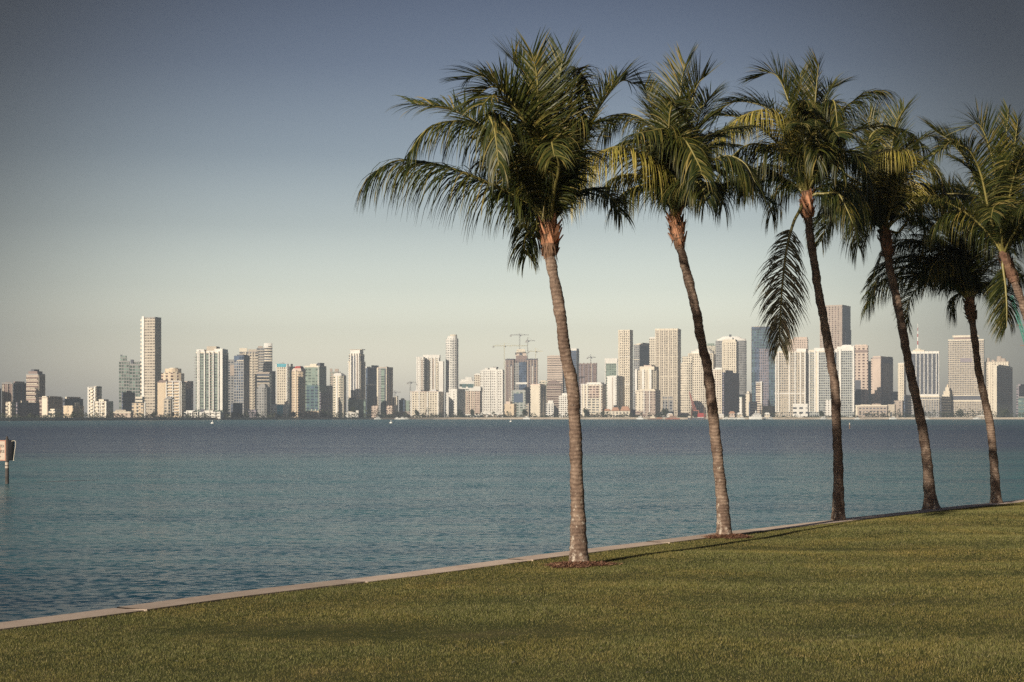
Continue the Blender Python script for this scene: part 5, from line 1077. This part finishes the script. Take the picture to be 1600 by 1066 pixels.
def leafm(name, a, b_, c):
    m, n, b = newmat(name); g = n.nodes.new('ShaderNodeNewGeometry')
    n.links.new(nramp(n, g.outputs['Random Per Island'], [(0, a), (.6, b_), (1, c)]), b.inputs['Base Color']); b.inputs['Roughness'].default_value = .7; return m
def clump(q, r, cx, cy_, cz, rx, ry, rz, n, s):
    for i in range(n):
        a = r.uniform(0, 6.283); z = r.uniform(-1, 1); f = r.uniform(.55, 1.0) ** .5; h = math.sqrt(1 - z * z)
        p = Vector((cx + rx * f * h * math.cos(a), cy_ + ry * f * h * math.sin(a), cz + rz * f * z))
        d = Vector((r.gauss(0, 1), r.gauss(0, 1), r.gauss(0, .7))).normalized(); e = d.orthogonal().normalized(); g = d.cross(e); k = s * r.uniform(.6, 1.4)
        q.poly([p + e * k, p + g * k * .8, p - e * k * .9, p - g * k * .7])
def build_far_trees():
    r = random.Random(12)
    M = leafm('far_foliage', (.020, .030, .014), (.040, .052, .022), (.075, .080, .035))
    q = MB()
    px = -40.0
    while px < 1660:
        D = shore_D(px) + r.uniform(25, 60); k = D / F
        big = 1.0
        if 60 < px < 245: big = 1.1
        if 345 < px < 620: big = 1.25
        if 700 < px < 1000: big = .8
        if 1040 < px < 1180: big = .55
        if 1215 < px < 1345: big = .45
        if px > 1395: big = 1.5
        if r.random() < .88:
            h = r.uniform(3.5, 9.5) * (1.5 if r.random() < .2 else 1) * big * k; w_ = r.uniform(2.5, 5.5) * k
            clump(q, r, (px - 800) / F * D, D, LANDZ + h * .55, w_, 5, h * .5, 46, .9 * k)
        px += r.uniform(2.0, 5.2)
    o = q.build('shore_vegetation', M); tag(o, 'dark belt of shrubs and trees along the far waterfront', 'vegetation', kind='stuff')
    # trees one can tell apart
    bark = plain('far_bark', (.12, .09, .07), .9)
    spec = [(670, 634, 14, 'large round tree in front of the white cluster'), (652, 641, 9, 'smaller round tree left of the large one before the white cluster'), (738, 641, 9, 'wide dark tree before the pinkish sloping block'), (720, 643, 8, 'dark tree below the wedge roofed white block'),
            (820, 641, 11, 'broad dark tree at the foot of the construction tower'), (915, 640, 7, 'tall bushy tree just right of the front palm trunk'), (240, 645, 9, 'dark tree in front of the tallest left tower'), (268, 645, 9, 'dark tree under the small turreted block'),
            (165, 646, 8, 'round tree before the stepped white block'), (400, 645, 10, 'wide tree before the gabled grey tower'), (458, 645, 7, 'dark tree at the foot of the orange eight sided tower'), (552, 637, 8, 'tree crown showing before the green glass hall'),
            (508, 644, 8, 'dark tree beside the long low cream building'), (1040, 640, 14, 'wide tree mass before the grey framed entrance'), (1283, 644, 9, 'round tree between the pier towers'), (1440, 642, 13, 'wide tree before the podium of the ribbed tower'),
            (1500, 641, 15, 'broad dark tree before the widest grey tower'), (1570, 640, 16, 'broad dark tree at the right before the cream ended block'), (115, 644, 9, 'dark tree below the pair of cream stair towers'), (195, 648, 7, 'tree in front of the pinkish low hotel')]
    for x, yt, w_, lb in spec:
        D = shore_D(x) + 62; k = D / F; H = (656.0 - yt) * k
        root = empty('shore_tree', ((x - 800) / F * D, D, LANDZ)); tag(root, lb, 'tree', 'single trees on the far shore')
        b = MB(); b.tube([(0, 0, 0), (.3, 0, H * .3), (.1, .2, H * .6)], [.8, .55, .3], 6); b.tube([(.2, 0, H * .25), (w_ * k * .25, 0, H * .55)], [.4, .2], 5); b.tube([(.2, 0, H * .25), (-w_ * k * .25, 0, H * .55)], [.4, .2], 5)
        b.build('trunk', bark, root)
        b = MB()
        for i in range(9):
            a = r.uniform(0, 6.28); f = r.uniform(.1, .62); clump(b, r, math.cos(a) * f * w_ * k / 2, math.sin(a) * f * w_ * k / 2, H * r.uniform(.45, .78), w_ * k * .24, w_ * k * .24, H * .24, 70, .75 * k)
        b.build('crown', M, root)
    # small palms along the promenade, one kind copied
    lm = leafm('far_palm_leaf', (.03, .045, .02), (.06, .07, .03), (.10, .10, .05)); r2 = random.Random(3)
    proto = empty('promenade_palm', (0, 0, LANDZ)); b = MB(); b.tube([(0, 0, 0), (.2, 0, 5), (.0, 0, 10)], [.35, .25, .2], 6); t_ = b.build('trunk', bark, proto)
    b = MB()
    for i in range(16):
        a = i * 2.4; e = r2.uniform(-.3, 1.1); p = Vector((0, 0, 10)); d = Vector((math.cos(a) * math.cos(e), math.sin(a) * math.cos(e), math.sin(e)))
        for s_ in range(4):
            n_ = p + d * 1.0; sd_ = d.cross(Vector((0, 0, 1))).normalized() * (.55, .7, .6, .35)[s_]; b.poly([p - sd_, p + sd_, n_ + sd_ * .8, n_ - sd_ * .8]); p = n_; d = (d + Vector((0, 0, -.35))).normalized()
    c_ = b.build('crown', lm, proto)
    places = [x + r2.uniform(-3, 3) for x in (92, 128, 150, 218, 262, 290, 372, 385, 430, 470, 492, 560, 600, 612, 770, 790, 832, 868, 884, 930, 938, 952, 990, 1004, 1012, 1222, 1250, 1345, 1352, 1358, 1364, 1371, 1378, 1420, 1476, 1510)]
    for i, x in enumerate(places):
        if i == 0: o = proto; ch = (t_, c_)
        else:
            o = proto.copy(); COL.objects.link(o)
            for c in (t_, c_):
                k_ = c.copy(); COL.objects.link(k_); k_.parent = o
        D = shore_D(x) + 18; o.location = ((x - 800) / F * D, D, LANDZ); o.rotation_euler = (0, 0, r2.uniform(0, 6)); s_ = D / F * r2.uniform(.62, .95); o.scale = (s_, s_, s_)
        tag(o, 'small slender palm on the far promenade, tiny in the distance', 'palm tree', 'small palms on the far promenade')

WHITE = plain('boat_white', (.78, .76, .70), .35, .05)
def hull(q, L_, W_, z0, z1, mi=0, bow=.35):
    st = [(-.5, .85), (-.3, 1), (.0, 1), (.25, .85), (.4, .5), (.5, .03)]; P = [(x * L_, w * W_ / 2) for x, w in st]
    lo = [(x * .93, w * .7) for x, w in P]
    for s_ in (-1, 1):
        for a in range(len(P) - 1):
            f = [(lo[a][0], s_ * lo[a][1], z0), (lo[a + 1][0], s_ * lo[a + 1][1], z0), (P[a + 1][0], s_ * P[a + 1][1], z1), (P[a][0], s_ * P[a][1], z1)]
            q.poly(f if s_ < 0 else f[::-1], mi)
    q.poly([(x, -w, z1 - .02) for x, w in P] + [(x, w, z1 - .02) for x, w in P[::-1]], mi)
    q.poly([(lo[0][0], -lo[0][1], z0), (P[0][0], -P[0][1], z1), (P[0][0], P[0][1], z1), (lo[0][0], lo[0][1], z0)], mi)
def boat_at(name, label, cat, x, D, rz, group=None):
    o = empty(name, ((x - 800) / F * D, D, WZ), rz); tag(o, label, cat, group); return o
def build_boats():
    dk = shade('dark'); cr = shade('cream'); rd = shade('red')
    # the white motor yacht
    D = shore_D(1185) - 60; k = D / F
    y = boat_at('motor_yacht', 'large white motor yacht moored before the blue green glass tower', 'yacht', 1180.5, D, math.pi - .25)
    q = MB(); hull(q, 21 * k, 6, -.4, 4.6 * k * .9); q.build('hull', WHITE, y)
    for i, (a, c, z0, z1) in enumerate(((-9, 6, 4.1, 6.2), (-8, 4, 6.2, 8.2), (-6, 2, 8.2, 9.8))):
        q = MB(); q.box(a * k, c * k, -2.4 + .3 * i, 2.4 - .3 * i, z0 * k, z1 * k * .985); q.build('deckhouse', WHITE, y)
        q = MB(); q.box((a + .6) * k, (c - .6) * k, -2.5 + .3 * i, 2.5 - .3 * i, (z0 + .7) * k, (z0 + 1.4) * k); q.build('window_band', dk, y)
    q = MB(); q.box(-1 * k, 0.2 * k, -.5, .5, 9.8 * k, 13 * k); q.box(-2.5 * k, .8 * k, -.9, .9, 12 * k, 12.6 * k); q.bar((-.4 * k, 0, 13 * k), (-.4 * k, 0, 15 * k), .3); q.build('mast', WHITE, y)
    # the red work barge with its lattice crane
    D = shore_D(1085) - 90; k = D / F
    bg_ = boat_at('work_barge', 'red hulled work barge carrying a tall red lattice crane', 'barge', 1089, D, 0)
    q = MB(); q.box(-14 * k, 13 * k, -6, 6, -.6, 2.6 * k); q.build('hull', dk, bg_)
    q = MB(); q.box(1 * k, 13 * k, -6.2, 5, 3.4 * k, 8.6 * k); q.prism([(2 * k, -5), (12 * k, -5), (12 * k, 4), (2 * k, 4)], 8.6 * k, 9.8 * k, 0, 0, .8); q.build('red_housing', rd, bg_)
    q = MB(); q.box(.5 * k, 12 * k, -6.4, 6, 2.6 * k, 3.4 * k); q.build('white_rail', WHITE, bg_)
    q = MB(); q.box(-14 * k, -6 * k, -4, 4, 2.6 * k, 5.2 * k); q.build('deckhouse', cr, bg_)
    q = MB(); q.box(-8 * k, 3 * k, -3, 3, 13 * k, 14.4 * k); q.box(-8 * k, -6.6 * k, -3, 3, 2.6 * k, 13 * k); q.box(1.6 * k, 3 * k, -3, 3, 8.6 * k, 13 * k); q.build('gantry', plain('barge_rust', (.35, .14, .10), .8), bg_)
    q = MB(); A = Vector((-3.5 * k, 0, 14.4 * k)); B = Vector((-12 * k, 0, 43 * k))
    for a_, b_ in (((-3, 0, 0), (-.4, 0, 0)), ((3, 0, 0), (.4, 0, 0)), ((0, 2.5, 0), (0, .3, 0))): q.bar(A + Vector(a_), B + Vector(b_), .7)
    for i in range(12):
        f0, f1 = i / 12, (i + 1) / 12; w0, w1 = 3 * (1 - f0) + .4 * f0, 3 * (1 - f1) + .4 * f1; p0 = A.lerp(B, f0); p1 = A.lerp(B, f1); s_ = 1 if i % 2 else -1
        q.bar(p0 + Vector((w0 * s_, 0, 0)), p1 - Vector((w1 * s_, 0, 0)), .5); q.bar(p0 - Vector((w0, 0, 0)), p0 + Vector((w0, 0, 0)), .45)
    q.build('boom', plain('crane_red', (.42, .16, .12), .7), bg_)
    q = MB(); q.bar(B, (8 * k, 0, 14 * k), .3); q.build('stay', dk, bg_)
    for x in (-10.5, 10): q = MB(); q.box(x * k, (x + 1.6) * k, -7.5, -6.5, -.5, 17 * k if x < 0 else 19 * k); q.build('spud_post', plain('post_brown', (.17, .12, .09), .9), bg_)
    # a second, longer dredging barge left of it
    D = shore_D(1025) - 70; k = D / F
    b2 = boat_at('flat_barge', 'flat brown barge with a white cabin left of the red one', 'barge', 1025, D, 0)
    q = MB(); q.box(-13 * k, 10 * k, -5, 5, -.5, 1.6 * k); q.build('hull', plain('barge_brown', (.25, .15, .11), .8), b2); q = MB(); q.box(-9 * k, -2 * k, -3, 3, 1.6 * k, 4.6 * k); q.box(-6 * k, -4 * k, -2, 2, 4.6 * k, 7 * k); q.build('cabin', cr, b2); q = MB(); q.box(1 * k, 9 * k, -3, 3, 1.6 * k, 3 * k); q.build('cargo_pile', shade('terracotta'), b2)
    b3 = boat_at('flat_barge', 'short rusty barge heaped with spoil just left of the lattice crane', 'barge', 1052, shore_D(1050) - 60, 0)
    q = MB(); q.box(-12 * k, 10 * k, -5, 5, -.5, 1.8 * k); q.build('hull', plain('barge_rust', (.35, .14, .10), .8), b3); q = MB(); q.prism([(-9 * k, -4), (7 * k, -4), (7 * k, 4), (-9 * k, 4)], 1.8 * k, 5.5 * k, 0, 0, .45); q.build('spoil_heap', plain('spoil', (.30, .20, .15), .95, .4, .3), b3); q = MB(); q.box(-7 * k, -1 * k, -3, 3, 5.5 * k, 8.5 * k); q.build('cabin', shade('peach'), b3)
    # small craft
    r = random.Random(8)
    proto = empty('motor_boat', (0, 0, WZ)); q = MB(); hull(q, 13, 4, -.3, 2.0); h_ = q.build('hull', WHITE, proto); q = MB(); q.box(-3.5, 2, -1.4, 1.4, 1.98, 3.9); q.prism([(-3.8, -1.5), (2.4, -1.5), (2.4, 1.5), (-3.8, 1.5)], 3.9, 4.3, 0, 0, .9); c_ = q.build('cabin', WHITE, proto); q = MB(); q.box(-3.2, 2.06, -1.46, 1.46, 2.7, 3.4); w_ = q.build('window_band', dk, proto)
    lab = {590: 'small white boat below the striped tower', 621: 'white boat at the left end of the small boat cluster', 628: 'white cabin boat near the green block', 634: 'taller white boat at the right end of the small cluster', 823: 'white boat moving before the construction tower', 1000: 'low white boat behind the flat barge',
           1134: 'white boat at the left of the marina', 1143: 'cream boat inside the marina beside a shed', 1150: 'broad white boat at the middle of the marina', 1158: 'white boat at the right of the marina', 1196: 'white boat tied behind the large yacht', 1203: 'small boat right of the large yacht',
           1287: 'tiny white boat left of the third palm trunk', 1339: 'tiny white boat left of the terminal', 1395: 'small boat before the square beige block', 1448: 'small boat right of the fourth palm trunk', 1525: 'white boat left of the fifth palm trunk', 1530: 'second white boat beside the fifth palm trunk'}
    for i, (x, lb) in enumerate(lab.items()):
        if i == 0: o = proto
        else:
            o = proto.copy(); COL.objects.link(o)
            for c in (h_, c_, w_): k_ = c.copy(); COL.objects.link(k_); k_.parent = o
        D = shore_D(x) - r.uniform(15, 50); o.location = ((x - 800) / F * D, D, WZ); o.rotation_euler = (0, 0, r.uniform(-.5, .5) + (math.pi if r.random() < .5 else 0)); s_ = r.uniform(.7, 1.15); o.scale = (s_, s_, s_ * 1.1)
        tag(o, lb, 'boat', 'small white boats along the far shore')
    # marina sheds
    for x, wd, h, c, lb in ((1127, 8, 7, 'white', 'white marina shed right of the second palm trunk'), (1144, 9, 11, 'peach', 'pink marina shed with a steep roof'), (1156, 9, 9, 'cream', 'cream marina shed with a flat roof'), (1199, 8, 9, 'cream', 'cream kiosk behind the stern of the yacht'), (1047, 9, 8, 'white', 'white dockside cabin behind the barges'), (1536, 20, 5, 'beige', 'long pale canopy right of the fifth palm trunk')):
        D = shore_D(x) + 22; k = D / F; o = empty('marina_shed', ((x - 800) / F * D, D, LANDZ)); tag(o, lb, 'shed', 'sheds on the far waterfront')
        q = MB(); q.box(-wd * k / 2, wd * k / 2, 0, 8, 0, h * k * .7); q.build('wall', facade(c, 'd', 3.5, 4, .4, .5), o); q = MB(); q.prism([(-wd * k / 2 - .5, -.6), (wd * k / 2 + .5, -.6), (wd * k / 2 + .5, 8.6), (-wd * k / 2 - .5, 8.6)], h * k * .7 + .01, h * k, 0, 0, .5); q.build('roof', shade('terracotta' if c == 'peach' else 'white'), o)
    # mooring buoys
    for x, py, lb in ((611, 661.5, 'white mooring buoy below the gap in the skyline'), (798, 659.3, 'white mooring buoy before the orange building'), (332, 662, 'white mooring buoy off the terraced podium')):
        D = (CZ - WZ) * F / (py - H0); o = empty('mooring_buoy', ((x - 800) / F * D, D, WZ)); tag(o, lb, 'buoy', 'mooring buoys in the bay')
        q = MB(); q.tube([(0, 0, -.3), (0, 0, .1), (0, 0, .7), (0, 0, 1.0)], [.9, 1.1, .8, .2], 10); q.build('float', WHITE, o, True); q = MB(); q.tube([(0, 0, .9), (0, 0, 2.1)], [.12, .1], 6); q.build('top_post', WHITE, o)
    # pile with a pale top
    D = (CZ - WZ) * F / (670.5 - H0); o = empty('mooring_pile', ((1327.5 - 800) / F * D, D, WZ)); tag(o, 'dark timber pile with a pale top standing alone in the bay', 'mooring pile')
    k = D / F; q = MB(); q.tube([(0, 0, -1), (0, 0, 6.5 * k)], [1.1 * k, .85 * k], 9); q.build('timber_post', plain('post_brown', (.17, .12, .09), .9), o); q = MB(); q.tube([(0, 0, 6.5 * k), (0, 0, 9.2 * k), (0, 0, 9.8 * k)], [.8 * k, .7 * k, .1 * k], 9); q.build('pale_cap', shade('beige'), o)
    # the regulatory sign on its pile at the left
    D = (CZ - WZ) * F / (756 - H0); k = D / F
    o = empty('channel_sign', ((11 - 800) / F * D, D, WZ)); tag(o, 'regulatory water sign on a pile at the left edge, boards on two sides', 'sign')
    wood = plain('pile_wood', (.065, .055, .05), .85, .4, 4)
    Z = lambda py: CZ + (H0 - py) / F * D - WZ
    q = MB(); q.tube([(0, 0, -1), (.0, 0, Z(722)), (0, 0, Z(686))], [3.1 * k, 2.8 * k, 2.6 * k], 14); q.tube([(0, 0, Z(686)), (0, 0, Z(684)), (0, 0, Z(681.5))], [1.6 * k, 2.0 * k, .6 * k], 10); q.build('pile', wood, o)
    q = MB(); q.tube([(0, 0, Z(727)), (0, 0, Z(722.5))], [2.9 * k, 2.9 * k], 14); q.tube([(0, 0, Z(731.5)), (0, 0, Z(728.5))], [2.92 * k, 2.92 * k], 14); q.build('white_collar', shade('tan'), o)
    face = plain('sign_white', (.52, .42, .33), .6, .06, 3); rim = plain('sign_orange', (.42, .2, .13), .6, .12, 3); blk_ = plain('sign_black', (.03, .03, .035), .6)
    S = 33 * k; zc = (Z(688) + Z(720)) / 2; h = (Z(688) - Z(720)) / 2
    bx = -9 * k
    # front board: its right edge hangs beside the pile, the rest runs out of the frame
    q = MB(); q.box(-1.5 * k - S, -1.2 * k, -2.75 * k, -2.45 * k, zc - h, zc + h); q.build('sign_board', face, o)
    x0, x1 = -1.5 * k - S, -1.2 * k; yf = -2.75 * k - .004; e = 1.5 * k
    q = MB()
    for a, b_, c, d in ((x0, x1, zc + h - e, zc + h), (x0, x1, zc - h, zc - h + e), (x0, x0 + e, zc - h + e, zc + h - e), (x1 - e, x1, zc - h + e, zc + h - e)): q.poly([(a, yf, c), (b_, yf, c), (b_, yf, d), (a, yf, d)])
    cx = (x0 + x1) / 2; r1, r2_ = 9.5 * k, 8.1 * k
    for i in range(40):
        a, b_ = 6.28319 * i / 40, 6.28319 * (i + 1) / 40; q.poly([(cx + r2_ * math.cos(a), yf, zc + r2_ * math.sin(a)), (cx + r1 * math.cos(a), yf, zc + r1 * math.sin(a)), (cx + r1 * math.cos(b_), yf, zc + r1 * math.sin(b_)), (cx + r2_ * math.cos(b_), yf, zc + r2_ * math.sin(b_))])
    q.build('orange_border', rim, o)
    def text(body, x, z, size, par, name='lettering'):
        cu = bpy.data.curves.new(name, 'FONT'); cu.body = body; cu.size = size; cu.align_x = 'CENTER'; cu.align_y = 'CENTER'; cu.extrude = 0.002
        t0 = bpy.data.objects.new(name, cu); me = bpy.data.meshes.new_from_object(t0); bpy.data.objects.remove(t0); t_ = bpy.data.objects.new(name, me); COL.objects.link(t_); t_.parent = par; t_.location = (x, yf - .006, z); t_.rotation_euler = (R(90), 0, 0); me.materials.clear(); me.materials.append(blk_); return t_
    text('IDLE SPEED', cx, zc + h * .42, 5.6 * k, o); text('NO WAKE', cx, zc - h * .10, 6.2 * k, o); text('STATE LAW', cx, zc - h * .62, 3.4 * k, o)
    # side board seen from its dark back, with a pale edge strip
    q = MB(); q.box(2.2 * k, 2.5 * k, -2 * k, 30 * k, zc - h, zc + h); q.build('side_board', blk_, o)
    q = MB(); q.poly([(3.0 * k, -2.0 * k, zc - h * 1.05), (7.2 * k, 1.5 * k, zc - h * .9), (8.6 * k, 1.5 * k, zc + h), (3.0 * k, -2.0 * k, zc + h * 1.02)]); q.poly([(3.0 * k, -1.9 * k, zc - h * 1.05), (3.0 * k, -1.9 * k, zc + h * 1.02), (8.6 * k, 1.6 * k, zc + h), (7.2 * k, 1.6 * k, zc - h * .9)]); q.build('angled_board', blk_, o)
    q = MB(); P = [(6.0, 704 - 7), (6.0, 690.5), (8.0, 688.8), (12.2, 688.8), (13.4, 691), (13.0, 698), (11.4, 706), (9.8, 719.5)]
    for (a, b_), (c, d) in zip(P, P[1:]): q.bar((a * k, 1.2 * k, Z(b_)), (c * k, 1.2 * k, Z(d)), 1.5 * k, .5 * k)
    q.bar((9.0 * k, 1.2 * k, Z(719.5)), (11 * k, 1.2 * k, Z(719.5)), 1.3 * k, .5 * k); q.build('pale_edge_frame', shade('cream'), o)
    # green lattice boom of a dock crane whose cab stands beyond the right edge
    D = 900.0; k = D / F; g = plain('crane_green', (.07, .26, .20), .55, .15, .3)
    o = empty('dock_crane', ((1700 - 800) / F * D, D, WZ)); tag(o, 'green lattice booms of a dock crane at the right edge behind the palms', 'crane')
    def W(px, py): return Vector(((px - 1700) / F * D, 0, CZ + (H0 - py) / F * D - WZ))
    def truss(A, B, w0, w1, nm):
        q = MB(); t = (B - A).normalized(); s_ = t.cross(Vector((0, 1, 0))).normalized(); n = 26
        for sx in (-1, 1):
            for sy in (-1, 1): q.bar(A + s_ * sx * w0 + Vector((0, sy * w0, 0)), B + s_ * sx * w1 + Vector((0, sy * w1, 0)), .32)
        for i in range(n):
            f0, f1 = i / n, (i + 1) / n; a = w0 + (w1 - w0) * f0; c = w0 + (w1 - w0) * f1; z_ = 1 if i % 2 else -1; p0, p1 = A.lerp(B, f0), A.lerp(B, f1)
            for sy in (-1, 1): q.bar(p0 + s_ * z_ * a + Vector((0, sy * a, 0)), p1 - s_ * z_ * c + Vector((0, sy * c, 0)), .22)
            q.bar(p0 + s_ * z_ * a + Vector((0, a, 0)), p0 + s_ * z_ * a - Vector((0, a, 0)), .2)
        q.build(nm, g, o)
    truss(W(1640, 655), W(1580, 462), 1.0, .5, 'boom'); truss(W(1660, 655), W(1594, 470), 1.0, .5, 'jib')
    q = MB(); q.bar(W(1588, 508), W(1602, 508), .3); q.bar(W(1594, 540), W(1610, 540), .3); q.build('cross_tie', plain('crane_rust', (.3, .16, .1), .7), o)
    q = MB(); q.box((1640 - 1700) * k, 12 * k, -5, 5, 3, 14); q.box((1630 - 1700) * k, 26 * k, -8, 8, -1, 3); q.build('crane_house', g, o)

def build_haze():
    q = MB(); q.box(-4200, 4200, -260, 6300, WZ - 3.2, 330)
    o = q.build('haze', []); m = bpy.data.materials.new('haze_air'); m.use_nodes = True; n = m.node_tree; n.nodes.clear()
    out_ = n.nodes.new('ShaderNodeOutputMaterial'); v = n.nodes.new('ShaderNodeVolumePrincipled'); v.inputs['Color'].default_value = (.74, .87, 1.0, 1); v.inputs['Density'].default_value = HAZE; v.inputs['Anisotropy'].default_value = 0.2
    n.links.new(v.outputs[0], out_.inputs['Volume']); m.cycles.volume_sampling = 'DISTANCE'; o.data.materials.append(m); tag(o, 'thin morning haze over the bay', kind='stuff')
HAZE = 0.00014

build_lawn(); build_wall(); build_water(); build_land(); build_city(); build_cranes(); build_far_trees(); build_boats()
build_palms(); build_mulch(); build_litter(); build_grass(); build_haze()
